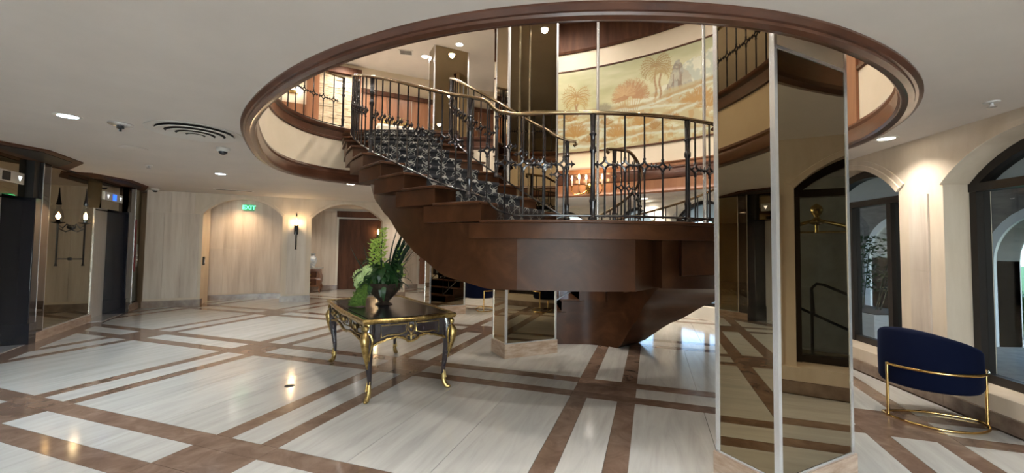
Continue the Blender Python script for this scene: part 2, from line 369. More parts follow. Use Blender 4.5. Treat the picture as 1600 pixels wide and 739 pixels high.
# the mural: painted per vertex on its canvas
def paint_mural(Wn, Hn, XV0=1.30, XV1=4.0):
    X, Y = np.meshgrid(np.linspace(0, 5.0, Wn), np.linspace(0, 1.6, Hn)); rng = np.random.RandomState(3)
    def fbm(sx, sy, seed, oct=4):
        r = np.random.RandomState(seed); out = np.zeros_like(X); amp = 1; tot = 0
        for o in range(oct):
            gx, gy = int(5.0*sx*2**o)+3, int(1.6*sy*2**o)+3; g = r.rand(gy, gx)
            fx = X/5.0*(gx-2); fy = Y/1.6*(gy-2); ix = fx.astype(int); iy = fy.astype(int); tx = fx-ix; ty = fy-iy
            tx = tx*tx*(3-2*tx); ty = ty*ty*(3-2*ty)
            out += amp*((g[iy, ix]*(1-tx)+g[iy, ix+1]*tx)*(1-ty)+(g[iy+1, ix]*(1-tx)+g[iy+1, ix+1]*tx)*ty); tot += amp; amp *= .55
        return out/tot
    C = np.zeros((Hn, Wn, 3)); base = np.array([.62, .55, .28]); top = np.array([.44, .43, .24])
    g = (Y/1.6)[..., None]; n1 = fbm(1.2, 2, 1)[..., None]
    C[:] = base*(1-g)+top*g; C *= .8+.4*n1
    def blend(mask, col, a=1.0):
        m = np.clip(mask, 0, 1)[..., None]*a; C[:] = C*(1-m)+np.array(col)*m
    blend(np.clip((fbm(.8, 3, 9)-.5)*4, 0, 1)*(Y > .7), (.70, .66, .42), .6)
    U = (X-XV0)/(XV1-XV0); Vv = Y/1.6                                     # 0..1 across the stretch that shows
    def blob(u, v, ru, rv): return np.clip(1.6-1.6*np.hypot((U-u)/ru, (Vv-v)/rv), 0, 1)
    f1, f2, f3 = fbm(5, 5, 12, 5), fbm(12, 9, 17, 4), fbm(3, 8, 27, 5)
    # pale mountain rising to the right with blue shading
    ridge = .50+.46*np.clip((U-.62)/.38, 0, 1)**1.1+.05*np.sin(U*31)
    mt = np.clip((ridge+.18*(f1-.5)-Vv)/.02, 0, 1)*np.clip((U-.60)*9, 0, 1)*(Vv > .45)
    blend(mt, (.56, .58, .46), .85); blend(mt*(f2 > .50), (.40, .44, .38), .55); blend(mt*(f2 < .42), (.74, .72, .55), .7)
    # crag with towers
    cr = np.clip((.44+.40*np.exp(-((U-.80)/.045)**2)+.22*np.exp(-((U-.87)/.05)**2)+.12*np.exp(-((U-.72)/.05)**2)+.10*(f2-.5)-Vv)/.012, 0, 1)*np.clip((U-.66)*20, 0, 1)*np.clip((.97-U)*20, 0, 1)*(Vv > .42)
    blend(cr, (.33, .31, .26), .8); blend(cr*(f2 > .52), (.22, .17, .12), .6); blend(cr*(f1 > .6), (.52, .47, .34), .7)
    for k in range(26): uu = .69+.25*rng.rand(); hh = .42+.36*np.exp(-((uu-.80)/.06)**2)*rng.rand()+.05*rng.rand(); cr2 = (np.abs(U-uu) < .0035)*(Vv > .46)*(Vv < hh+.06); blend(cr2*1.0, (.24, .16, .11), .6)
    # land: river bands and banks
    gr = np.clip((.50+.10*U+.07*(fbm(1.5, 1, 21)-.5)-Vv)/.03, 0, 1)
    blend(gr, (.58, .55, .34), .75); blend(gr*(f3 > .52), (.45, .34, .17), .55); blend(gr*(f3 < .42), (.66, .68, .52), .75); blend(gr*(f2 > .62), (.48, .27, .08), .6)
    for v0, am, w in ((.12, .03, .02), (.24, .05, .025), (.36, .04, .02), (.44, .03, .015)):
        c0 = v0+am*np.sin(U*7+v0*30)+.10*U*(v0 > .2)+.05*(f1-.5); blend(np.clip(1.4-np.abs(Vv-c0)/w, 0, 1), (.42, .26, .10), .6); blend(np.clip(1.4-np.abs(Vv-c0+.03)/(w*.7), 0, 1), (.62, .70, .58), .6)
    XX = lambda u: XV0+u*(XV1-XV0)
    def stroke(x0, y0, x1, y1, w, col, a=.9):
        i0, i1 = sorted((x0, x1)); j0, j1 = sorted((y0, y1)); q0 = max(0, int((i0-3*w)/5*Wn)); q1 = min(Wn, int((i1+3*w)/5*Wn)+2); p0 = max(0, int((j0-3*w)/1.6*Hn)); p1 = min(Hn, int((j1+3*w)/1.6*Hn)+2)
        if q1 <= q0 or p1 <= p0: return
        xs, ys = X[p0:p1, q0:q1], Y[p0:p1, q0:q1]; d2 = (x1-x0)**2+(y1-y0)**2+1e-9; t = np.clip(((xs-x0)*(x1-x0)+(ys-y0)*(y1-y0))/d2, 0, 1)
        m = (np.clip(1.4-np.hypot(xs-x0-t*(x1-x0), ys-y0-t*(y1-y0))/w, 0, 1)*a)[..., None]; C[p0:p1, q0:q1] = C[p0:p1, q0:q1]*(1-m)+np.array(col)*m
    def frond(x, y, a, ln, col, droop=1.0):
        px, py = x, y
        for q in range(7):
            aa = a-droop*(q/6)**1.3*(1 if math.cos(a) > 0 else -1); nx, ny = px+math.cos(aa)*ln/7, py+math.sin(aa)*ln/7; stroke(px, py, nx, ny, .008, col, .9)
            for sg in (-1, 1): stroke(nx, ny, nx+math.cos(aa+sg*1.0)*ln*.16, ny+math.sin(aa+sg*1.0)*ln*.16-.01, .005, col, .6)
            px, py = nx, ny
    def palm(u, v0, v1, ln, col, n=9):
        x = XX(u); y0, y1 = v0*1.6, v1*1.6
        for i in range(8): stroke(x+.015*math.sin(i), y0+(y1-y0)*i/8, x+.015*math.sin(i+1), y0+(y1-y0)*(i+1)/8, .018, (.38, .22, .10))
        for k in range(n): frond(x, y1, PI*(k+.5)/n*1.25-.39, ln, col, 1.25)
    def feather(u, v, r, n, col, sp=(-.2, PI+.2)):
        x, y = XX(u), v*1.6
        for i in range(n):
            a = sp[0]+(sp[1]-sp[0])*rng.rand(); rr = r*(.55+.45*rng.rand()); e = (x+rr*math.cos(a), y+rr*math.sin(a)); stroke(x+.2*rr*math.cos(a), y+.2*rr*math.sin(a), *e, .005, col, .55)
            for sg in (-.5, .5): stroke(*e, e[0]+.04*math.cos(a+sg), e[1]+.04*math.sin(a+sg), .005, col, .5)
    # feathery tree at the centre left with thin stems
    for k in range(9): stroke(XX(.50)+.03*(k-4), .62, XX(.50)+.06*(k-4), 1.0, .007, (.44, .27, .12), .8)
    blend(blob(.50, .62, .13, .15), (.58, .42, .22), .45); feather(.50, .56, .34, 300, (.42, .22, .09)); feather(.46, .60, .20, 80, (.55, .36, .17))
    blend(blob(.31, .48, .09, .09), (.38, .36, .24), .9); feather(.31, .45, .14, 90, (.30, .27, .17))
    palm(.10, .46, .68, .30, (.38, .22, .07), 11); palm(.11, .44, .60, .24, (.46, .30, .10), 9)
    palm(.67, .52, .86, .28, (.34, .22, .08), 14); palm(.70, .50, .78, .22, (.42, .30, .12), 11)
    for u, v, r, n in ((.10, .18, .26, 170), (.20, .10, .14, 60), (.40, .13, .22, 120), (.33, .28, .14, 50), (.58, .22, .18, 90), (.66, .15, .14, 60), (.77, .22, .12, 40), (.92, .36, .24, 150), (.98, .28, .2, 90), (.50, .32, .12, 40), (.05, .38, .14, 60)):
        feather(u, v, r, n, (.44, .25, .07) if n > 80 else (.38, .21, .06), (.2, PI-.2))
    pass
    return np.clip(C*.80, 0, 1)
def make_mural():
    Wn, Hn = 760, 210; t0, t1 = TL-.03, TW+.06; mb = MB(); P = []
    # arc-length parameter so that the picture is not stretched
    for i in range(Wn):
        t = t0+(t1-t0)*i/(Wn-1); h = hole(t, .108); P.append(h)
    for j in range(Hn):
        z = 3.305+(4.86-3.305)*j/(Hn-1); mb.v += [(p.x, p.y, z) for p in P]
    for j in range(Hn-1):
        for i in range(Wn-1): a = j*Wn+i; mb.f.append((a, a+1, a+1+Wn, a+Wn))
    m = mat('mural_paint', (1, 1, 1), .42); n = m.node_tree.nodes.new('ShaderNodeVertexColor'); n.layer_name = 'paint'
    m.node_tree.links.new(n.outputs[0], m.node_tree.nodes['Principled BSDF'].inputs['Base Color'])
    me = mesh_of('mural', mb, m, smooth=0, recalc=False); me.polygons.foreach_set('use_smooth', [True]*len(me.polygons))
    C = paint_mural(Wn, Hn).reshape(-1, 3); ca = me.color_attributes.new('paint', 'FLOAT_COLOR', 'POINT')
    ca.data.foreach_set('color', np.c_[C, np.ones(len(C))].astype(np.float32).ravel())
    o = link('mural', me); tag(o, 'curved gold and sage mural of palms, crags and gardens on the upper wall', 'mural'); return o
make_mural()

# ================================================================== WALLS BELOW
def arc_pts(sa, sb, zs, zt, n=18):
    """segmental arch between sa and sb springing at zs, crown at zt"""
    w = (sb-sa)/2; h = zt-zs; R = (w*w+h*h)/(2*h); out = []
    for i in range(n+1):
        s = -w+2*w*i/n; out.append((sa+w+s, zt-R+math.sqrt(max(0, R*R-s*s))))
    return out
def arch_head(o, d, n, sa, sb, zs, zt, ztop, b0, b1):
    """wall above an arch, solid between depths b0..b1"""
    mb = MB(); rows = []
    for s, z in arc_pts(sa, sb, zs, zt):
        A = Vector(o)+Vector(d)*s; p = A+Vector(n)*b0; q = A+Vector(n)*b1; rows.append([(p.x, p.y, z), (q.x, q.y, z), (q.x, q.y, ztop), (p.x, p.y, ztop)])
    return mb.loopstrip(rows)
def archivolt(o, d, n, sa, sb, zs, zt, wd, b0, b1, foot=0):
    mb = MB(); pts = arc_pts(sa, sb, zs, zt); rows = []; w = (sb-sa)/2; h = zt-zs; R = (w*w+h*h)/(2*h); cx, cz = sa+w, zt-R
    for s, z in pts:
        r = math.hypot(s-cx, z-cz); ux, uz = (s-cx)/r, (z-cz)/r; a = []
        for rr, b in ((0, b0), (0, b1), (wd*.5, b1), (wd*.55, b1-.012), (wd, b1-.012), (wd, b0)):
            A = Vector(o)+Vector(d)*(s+ux*rr)+Vector(n)*b; a.append((A.x, A.y, min(z+uz*rr, CZ-.002)))
        rows.append(a)
    return mb.loopstrip(rows)
def stone(o, d, n, s0, s1, z0, z1, cols, rows, parent, b=.0, th=.012, name='stone_panel', m='trav', j=.0022):
    for i in range(cols):
        for k in range(rows):
            a0 = s0+(s1-s0)*i/cols; a1 = s0+(s1-s0)*(i+1)/cols; c0 = z0+(z1-z0)*k/rows; c1 = z0+(z1-z0)*(k+1)/rows
            mb = MB().obox(o, d, n, a0+j, a1-j, b, b+th, c0+j, c1-j); link(name, mesh_of(name, mb, m, smooth=0), parent)
FA = Vector((-8.39, 9.5)); NF = -E2                    # facade along E1, front faces -E2
mb = MB()
mb.obox(FA, E1, NF, 0, 1.06, -.9, 0, 0, CZ); mb.obox(FA, E1, NF, 2.74, 3.42, -.9, 0, 0, CZ); mb.obox(FA, E1, NF, 5.24, 5.9, -.3, 0, 0, CZ)
mb.merge(arch_head(FA, E1, NF, 1.06, 2.74, 2.20, 2.60, CZ, -.15, 0)); mb.merge(arch_head(FA, E1, NF, 3.42, 5.24, 2.18, 2.60, CZ, -.3, 0))
facade = struct('wall_back', mb, 'trav_plain', 'travertine wall with two arches at the back left', smooth=20)
stone(FA, E1, NF, .0, 1.0, .2, 2.19, 3, 1, facade); stone(FA, E1, NF, 0, .9, 2.19, CZ-.002, 2, 1, facade)
stone(FA, E1, NF, 2.86, 3.30, .2, 1.45, 2, 1, facade, th=.016); stone(FA, E1, NF, 2.86, 3.30, 1.45, 2.14, 1, 1, facade)
stone(FA, E1, NF, 5.3, 5.85, .2, 2.1, 1, 1, facade)
L('archivolt', archivolt(FA, E1, NF, 1.06, 2.74, 2.20, 2.60, .13, -.01, .03), 'trav_plain', facade)
L('archivolt', archivolt(FA, E1, NF, 3.42, 5.24, 2.18, 2.60, .13, -.01, .03), 'trav_plain', facade)
for a, b in ((0, 1.06), (2.74, 3.42), (5.24, 5.9)):
    mb = MB().obox(FA, E1, NF, a-.012, b+.012, -.2, .03, 0, .15); L('plinth_course', mb, 'base', facade)
# alcove behind the first arch
AB = FA+E2*.95
mb = MB().obox(AB, E1, NF, .8, 3.0, -.1, 0, 0, CZ)
alc = struct('wall_alcove', mb, 'trav_plain', 'travertine back wall of the arched alcove')
stone(AB, E1, NF, 1.0, 2.8, .16, 1.35, 5, 1, alc); stone(AB, E1, NF, 1.0, 2.8, 1.35, 2.28, 5, 1, alc); stone(AB, E1, NF, 1.0, 2.8, 2.28, CZ-.01, 2, 1, alc)
L('plinth_course', MB().obox(AB, E1, NF, 1.0, 2.8, 0, .03, 0, .14), 'base', alc)
# corridor wall behind the second arch
KA = Vector((-6.5, 13.7)); KD = Vector((.955, .297)); KN = Vector((.297, -.955))
mb = MB().obox(KA, KD, KN, -1.6, .72, -.2, 0, 0, CZ); mb.obox(KA, KD, KN, .72, 2.12, -.2, -.06, 0, CZ); mb.obox(KA, KD, KN, 2.12, 3.34, -.2, .05, 0, CZ); mb.obox(KA, KD, KN, 3.34, 9, -.2, -.02, 0, CZ)
cor = struct('wall_corridor', mb, 'white', 'pale corridor wall behind the second arch')
stone(KA, KD, KN, -1.2, .66, .14, 2.6, 4, 1, cor); stone(KA, KD, KN, 2.14, 3.30, .14, 2.6, 2, 1, cor, b=.05)
L('plinth_course', MB().obox(KA, KD, KN, -1.2, .72, 0, .03, 0, .14), 'base', cor); L('plinth_course', MB().obox(KA, KD, KN, 2.12, 3.34, 0, .08, 0, .14), 'base', cor)
mb = MB().obox(KA, KD, KN, .72, 2.12, -.06, .0, 0, 2.36)
d1 = struct('door_1', mb, 'doorwood', 'dark mahogany double door behind the second arch')
L('door_header', MB().obox(KA, KD, KN, .66, 2.18, -.05, .06, 2.42, 2.62), 'doorwood', d1)
for a, b in ((.78, 1.40), (1.44, 2.06)):
    lf = L('door_leaf', MB().obox(KA, KD, KN, a, b, 0, .03, .02, 2.3), 'doorwood', d1)
    for z0, z1 in ((.18, .85), (.98, 2.15)): L('door_panel', MB().obox(KA, KD, KN, a+.1, b-.1, .03, .045, z0, z1), 'doorwood', lf)
    L('door_handle', MB().ball(V3(KA+KD*(1.36 if a < 1 else 1.48)+KN*.07, 1.0), .03), 'brass', lf)
wp = L('wood_panelling', MB().obox(KA, KD, KN, 3.40, 9, -.02, .02, .14, 2.66), 'panel', cor)
L('chair_rail', MB().obox(KA, KD, KN, 3.36, 9, .02, .05, .95, 1.02), 'panel', cor)
for i in range(5):
    L('wood_panel', MB().obox(KA, KD, KN, 3.5+i*1.05, 4.45+i*1.05, .02, .035, .22, .9), 'panel', cor); L('wood_panel', MB().obox(KA, KD, KN, 3.5+i*1.05, 4.45+i*1.05, .02, .035, 1.1, 2.55), 'panel', cor)
# side wall of the corridor, far left
mb = MB().box(-9.2, -9.0, 9.6, 14.5, 0, CZ); struct('wall_corridor_side', mb, 'trav_plain')
# ---- right outer wall with arched windows
RA = Vector((4.2, 3.4)); RD = Vector((.125, .992)); RN = Vector((-.992, .125))
WIN = [(1.27, 3.0), (-1.05, .72), (-3.4, -1.62)]       # openings along RD
def zarch(): return (2.17, 2.56)
mb = MB(); edges = [4.2, 3.0, 1.27, .72, -1.75, -2.2, -4.7, -9]
for a, b in ((3.0, 4.6), (.72, 1.27), (-1.62, -1.05), (-9.3, -3.4)): mb.obox(RA, RD, RN, a, b, -.42, 0, 0, CZ)
for a, b in WIN:
    mb.merge(arch_head(RA, RD, RN, a, b, 2.17, 2.56, CZ, -.42, 0)); mb.obox(RA, RD, RN, a, b, -.42, 0, 0, .27)
rw = struct('wall_right', mb, 'trav_plain', 'travertine window wall on the right with arched dark-framed windows', smooth=20)
stone(RA, RD, RN, -1.5, -1.17, .28, 1.30, 1, 1, rw, th=.018); stone(RA, RD, RN, -1.5, -1.17, 1.30, 2.10, 1, 1, rw, th=.018); stone(RA, RD, RN, .88, 1.12, .28, 1.30, 1, 1, rw, th=.018); stone(RA, RD, RN, .88, 1.12, 1.30, 2.10, 1, 1, rw, th=.018)
for i, (a, b) in enumerate(WIN): L('archivolt', archivolt(RA, RD, RN, a, b, 2.17, 2.56, .115, -.01, .03), 'trav_plain', rw)
L('sill_ledge', MB().obox(RA, RD, RN, -9.3, 4.6, 0, .05, .13, .27), 'trav_plain', rw)
for i in range(14): L('baseboard', MB().obox(RA, RD, RN, -9.3+i, -8.303+i, 0, .07, 0, .128), 'base', rw)
for i, (a, b) in enumerate(WIN):
    w = struct('window_%d' % (i+1), MB().obox(RA, RD, RN, a, b, -.33, -.25, .27, .35), 'frame', 'arched window in a dark frame')
    for s0, s1 in ((a, a+.07), (b-.07, b)): L('window_frame', MB().obox(RA, RD, RN, s0, s1, -.35, -.23, .27, 2.2), 'frame', w)
    L('transom_bar', MB().obox(RA, RD, RN, a, b, -.35, -.22, 2.09, 2.17), 'frame', w)
    mid = (a+b)/2 if i else a+.50
    L('mullion', MB().obox(RA, RD, RN, mid-.035, mid+.035, -.34, -.24, .27, 2.1), 'frame', w)
    if i == 0: L('mullion', MB().obox(RA, RD, RN, a+1.15, a+1.22, -.34, -.24, .27, 2.1), 'frame', w)
    fr = MB(); rows = []
    for s, z in arc_pts(a+.0, b-.0, 2.165, 2.555):
        q = [RA+RD*s+RN*bb for bb in (-.35, -.23)]; rows.append([(q[0].x, q[0].y, z-.09), (q[1].x, q[1].y, z-.09), (q[1].x, q[1].y, z+.02), (q[0].x, q[0].y, z+.02)])
    L('arch_frame', fr.loopstrip(rows), 'frame', w)
    pm = [a+.07]+([mid-.035, mid+.035] if i else [a+.465, a+.535, a+1.15, a+1.22])+[b-.07]
    for q in range(0, len(pm), 2): L('window_pane', MB().obox(RA, RD, RN, pm[q], pm[q+1], -.298, -.292, .35, 2.09), 'glass', w)
    gp = MB(); rows = []
    for s, z in arc_pts(a+.04, b-.04, 2.17, 2.52):
        q = [RA+RD*s+RN*bb for bb in (-.298, -.292)]; rows.append([(q[0].x, q[0].y, 2.14), (q[1].x, q[1].y, 2.14), (q[1].x, q[1].y, max(2.15, z-.03)), (q[0].x, q[0].y, max(2.15, z-.03))])
    L('fanlight_pane', gp.loopstrip(rows), 'glass', w)
# ---- far right wall (seen under the mural wall)
GA = RA+RD*4.3; GD = (Vector((2.6, 11.6))-GA).normalized(); GN = Vector((-GD.y, GD.x))
if GN.dot(Vector((0, 5))-GA) < 0: GN = -GN
GL = (Vector((2.6, 11.6))-GA).length
HA = Vector((2.6, 11.6)); HD = (Vector((-2.2, 15.15))-HA).normalized(); HN = Vector((HD.y, -HD.x)); HN = HN if HN.dot(Vector((0, 5))-HA) > 0 else -HN
HL = (Vector((-2.2, 15.15))-HA).length
far = MB(); wins = []
def arched_wall(mb, o, d, n, length, ops, z0=.27):
    last = 0
    for a, b in ops: mb.obox(o, d, n, last, a, -.35, 0, 0, CZ); mb.merge(arch_head(o, d, n, a, b, 2.17, 2.56, CZ, -.35, 0)); mb.obox(o, d, n, a, b, -.35, 0, 0, z0); last = b
    mb.obox(o, d, n, last, length, -.35, 0, 0, CZ)
G_ops = [(.7, 2.2), (2.75, 4.15)]; H_ops = [(.55, 2.0)]
arched_wall(far, GA, GD, GN, GL, G_ops); arched_wall(far, HA, HD, HN, HL, H_ops)
fw = struct('wall_right_back', far, 'white', 'pale wall with arched windows beyond the stairs', smooth=20)
k = 4
for o, d, n, ops in ((GA, GD, GN, G_ops), (HA, HD, HN, H_ops)):
    for a, b in ops:
        L('archivolt', archivolt(o, d, n, a, b, 2.17, 2.56, .12, -.01, .03), 'white', fw)
        w = struct('window_%d' % k, MB().obox(o, d, n, a, b, -.26, -.2, .27, .34), 'frame'); k += 1
        for s0, s1 in ((a, a+.06), (b-.06, b), ((a+b)/2-.03, (a+b)/2+.03)): L('window_frame', MB().obox(o, d, n, s0, s1, -.27, -.17, .27, 2.2), 'frame', w)
        L('transom_bar', MB().obox(o, d, n, a, b, -.27, -.17, 2.10, 2.17), 'frame', w); rows = []
        for s, z in arc_pts(a, b, 2.165, 2.555):
            q = [o+d*s+n*bb for bb in (-.27, -.17)]; rows.append([(q[0].x, q[0].y, z-.08), (q[1].x, q[1].y, z-.08), (q[1].x, q[1].y, z+.02), (q[0].x, q[0].y, z+.02)])
        L('arch_frame', MB().loopstrip(rows), 'frame', w)
        L('window_pane', MB().obox(o, d, n, a, b, -.222, -.217, .34, 2.45), 'glass', w)
cn = MB()
for o, d, n, ln in ((GA, GD, GN, GL), (HA, HD, HN, HL)): cn.obox(o, d, n, 0, ln, 0, .09, CZ-.07, CZ-.001)
struct('trim_3', cn, 'white', 'white cornice')
# ---- walls that close the building outside the picture
mb = MB(); mb.obox(W0, E2, E1, -13, -3.35-4.2, -1.2, 0, 0, CZ); mb.box(-9.9, -5.0, -5.3, -5.1, 0, CZ)
struct('wall_entrance_side', mb, 'trav_plain')
mb = MB(); mb.box(-5, 5, -5.3, -5.1, 2.4, CZ); mb.box(-5, 5, -5.3, -5.1, 0, .12)
for x in (-5, -3, -1, 1, 3, 4.8): mb.box(x, x+.1, -5.3, -5.2, 0, CZ)
en = struct('window_9', mb, 'frame', 'glazed entrance front behind the viewer')
L('window_pane', MB().box(-5, 4.8, -5.25, -5.245, .12, 2.4), 'glass', en)
mb = MB(); mb.box(-12, -11.9, -6, 18.4, F2, C2Z); mb.box(XR[0], 12, -5.2, -5.1, F2, C2Z); mb.box(9.4, 9.5, -6, 18.4, F2, C2Z); mb.box(XR[0], 12, 16.8, 16.9, F2, C2Z)
struct('wall_upper', mb, 'cream', 'cream upper lobby walls')
mb = MB().obox(KA, KD, KN, -6, 5, -.6, -.5, 0, CZ); struct('wall_behind', mb, 'white')

# ================================================================== UPPER FLOOR BACK WALL
UA = Vector((-4.0, 10.0)); UN = -E2
mb = MB().obox(UA, E1, UN, -7, 7, -.15, 0, F2, C2Z); uw = struct('wall_upper_back', mb, 'cream', 'upper floor back wall with wood panelling')
for i in range(9): L('wood_panel', MB().obox(UA, E1, UN, .27+i*.62, .87+i*.62, .0, .03, F2, 5.25), 'panel', uw)
L('wood_crown', MB().obox(UA, E1, UN, .25, 6, 0, .07, 5.25, 5.36), 'doorwood', uw)
L('wood_crown', MB().obox(UA, E1, UN, -4, .25, 0, .12, 5.62, C2Z-.12), 'doorwood', uw)
L('wood_jamb', MB().obox(UA, E1, UN, .05, .25, 0, .08, F2, 5.62), 'panel', uw); L('wood_jamb', MB().obox(UA, E1, UN, -.95, -.68, 0, .08, F2, 5.62), 'panel', uw)
L('wood_panelling', MB().obox(UA, E1, UN, -4, -.95, 0, .04, F2, 4.75), 'panel', uw)
z = F2; r = 0
lp = []
while z < 5.6:
    h = random.choice((.05, .065, .08)); s = -.68+random.uniform(-.2, 0)
    while s < .05:
        w = random.uniform(.16, .36); a, b = max(s, -.68), min(s+w, .05)
        if b-a > .02: lp.append((a, b, z, min(z+h, 5.62)))
        s += w
    z += h
for a, b, z0, z1 in lp[:290]: link('ledger_stone', mesh_of('ledger_stone', MB().obox(UA, E1, UN, a+.002, b-.002, 0, random.uniform(.02, .045), z0+.002, z1-.002), 'ledger', smooth=0), uw)

# ================================================================== ELEVATORS
def elevator(s, label, n0=0):
    """opening from s-.95 to s; jamb and dark column beyond it; mirror before it"""
    o = W0+E2*s+E1*n0
    t = thing('elevator', label, 'elevator', V3(o))
    Wd('door_panel', MB().obox(o, E2, E1, -1.0, -.5, -.36, -.33, .0, 2.12), 'doorsteel', t); Wd('door_panel', MB().obox(o, E2, E1, -.495, .0, -.36, -.33, .0, 2.12), 'doorsteel', t)
    bevel(Wd('jamb', MB().obox(o, E2, E1, 0, .16, -.37, .02, 0, 2.13), 'black', t), .01)
    Wd('jamb_base', MB().obox(o, E2, E1, -.012, .165, -.37, .035, 0, .30), 'black', t)
    Wd('jamb', MB().obox(o, E2, E1, -1.0, -.97, -.37, -n0, 0, 2.13), 'black', t)
    Wd('door_track', MB().obox(o, E2, E1, -1.0, 0, -.37, .0, -.002, .006), 'steel', t)
    Wd('transom', MB().obox(o, E2, E1, -1.0, .0, -.37, -.10, 2.13, 2.68), 'bronze', t)
    ip = Wd('indicator_panel', MB().obox(o, E2, E1, -.92, -.08, -.10, -.075, 2.30, 2.46), 'steel', t)
    Wd('display', MB().obox(o, E2, E1, -.56, -.40, -.075, -.071, 2.32, 2.44), 'blue' if s > 1 else 'dark', ip)
    for a in (-.78, -.18):
        p = o+E2*a+E1*(-.072); q = lambda u, zz: (p.x+E2.x*u, p.y+E2.y*u, zz)
        Wd('arrow_light', MB().add([q(-.04, 2.41), q(.04, 2.41), q(0, 2.34), q(0, 2.3401)], [(0, 1, 2)]), 'arrowlit', ip, recalc=False)
    return t
E_S = [2.92, 0.0, -3.0, -6.0]
labs = ['elevator opening with a blue lit indicator beside the travertine corner', 'elevator opening with a dark jamb at the left edge of the lobby', 'elevator with pale steel doors just outside the left edge, seen in the pillar mirror', 'elevator nearest the entrance on the left wall']
for s, lb in zip(E_S, labs): elevator(s, lb, .2 if s > 1 else 0)
# wall behind the elevators
mb = MB(); mb.obox(W0, E2, E1, -13, 4.2, -1.3, -1.0, 0, CZ)
for s in E_S:
    mb.obox(W0, E2, E1, s-1.03, s+.02, -1.0, -.46, 0, CZ)
    mb.obox(W0, E2, E1, s+.02, s+1.98 if s < 2 else s+.79, -1.0, -.02, 0, CZ)
ew = struct('wall_left', mb, 'dark', 'elevator wall on the left faced with mirrors')
# mirrors between the openings
for i, s in enumerate(E_S[1:]):
    o = W0+E2*s
    t = thing('wall_mirror', ['tall bronze wall mirror between the two elevators in view', 'bronze wall mirror at the far left beyond the near elevator', 'bronze wall mirror nearest the entrance'][i], 'mirror', V3(o+E2*.38))
    Wd('mirror_panel', MB().obox(o, E2, E1, .40, 1.93, -.02, .0, .15, 2.66), 'bronze', t)
    for a, b in ((.375, .40), (1.93, 1.955)): Wd('steel_edge', MB().obox(o, E2, E1, a, b, -.02, .012, .14, 2.68), 'steel', t)
    Wd('steel_edge', MB().obox(o, E2, E1, .40, 1.93, -.02, .012, .135, .15), 'steel', t)
    Wd('plinth', MB().obox(o, E2, E1, .0, 1.96, -.02, .03, 0, .135), 'plinth', t)
    t = thing('smoked_pilaster', ['smoked mirror pilaster beside the near elevator', 'smoked mirror pilaster of the hidden elevator', 'smoked mirror pilaster nearest the entrance'][i], 'pilaster', V3(o+E2*.2))
    Wd('mirror_panel', MB().obox(o, E2, E1, .155, .365, -.02, .02, .14, 2.68), 'dkmirror', t)
    Wd('steel_edge', MB().obox(o, E2, E1, .163, .175, -.02, .024, .14, 2.68), 'steel', t)
o = W0+E2*2.92
t = thing('smoked_pilaster', 'narrow smoked mirror pilaster beside the elevator with the blue indicator', 'pilaster', V3(o+E2*.2+E1*.2))
Wd('mirror_panel', MB().obox(o, E2, E1, .155, .40, -.02, .20, .14, 2.68), 'dkmirror', t)
Wd('steel_edge', MB().obox(o, E2, E1, .40, .42, -.02, .205, .14, 2.68), 'steel', t)
Wd('plinth', MB().obox(o, E2, E1, .155, .42, -.02, .215, .0, .14), 'plinth', t)
t = thing('wall_mirror', 'bronze mirror panel in the corner beside the travertine wall', 'mirror', V3(o+E2*.6+E1*.2))
Wd('mirror_panel', MB().obox(o, E2, E1, .42, .785, -.02, .19, .15, 2.66), 'bronze', t)
Wd('plinth', MB().obox(o, E2, E1, .42, .80, -.02, .215, 0, .145), 'plinth', t)
t = thing('call_station', 'steel call plate with red strip on the corner mirror', 'call panel', V3(o+E2*.6+E1*.19, 1.0))
Wd('back_plate', MB().obox(o, E2, E1, .56, .68, .19, .20, .95, 1.45), 'steel', t)
Wd('red_strip', MB().obox(o, E2, E1, .47, .50, .19, .215, .85, 2.0), 'red', t)
for zz in (1.1, 1.2): Wd('call_button', MB().ball(V3(o+E2*.62+E1*.203, zz), .018), 'plastic', t)
# wood canopies hung under the ceiling over each elevator
for i, s in enumerate(E_S):
    o = W0+E2*s; P = lambda a, b: tuple(o+E2*a+E1*b)
    t = thing('elevator_canopy', ['dark wood canopy over the elevator beside the travertine corner', 'dark wood canopy over the near left elevator', 'dark wood canopy over the elevator outside the frame', 'dark wood canopy nearest the entrance'][i], 'canopy', V3(o, CZ))
    k = .22 if i == 0 else .03
    Wd('rim', MB().prism([P(-1.7, -.02+k), P(-.95, .52), P(-.02, .52), P(.86, -.0+k), P(.86, -.1), P(-1.7, -.1)], CZ-.022, CZ-.001), 'doorwood', t)
    Wd('soffit', MB().prism([P(-1.35, .02+k), P(-.88, .42), P(-.08, .42), P(.5, .02+k)], CZ-.03, CZ-.02), 'dark', t)

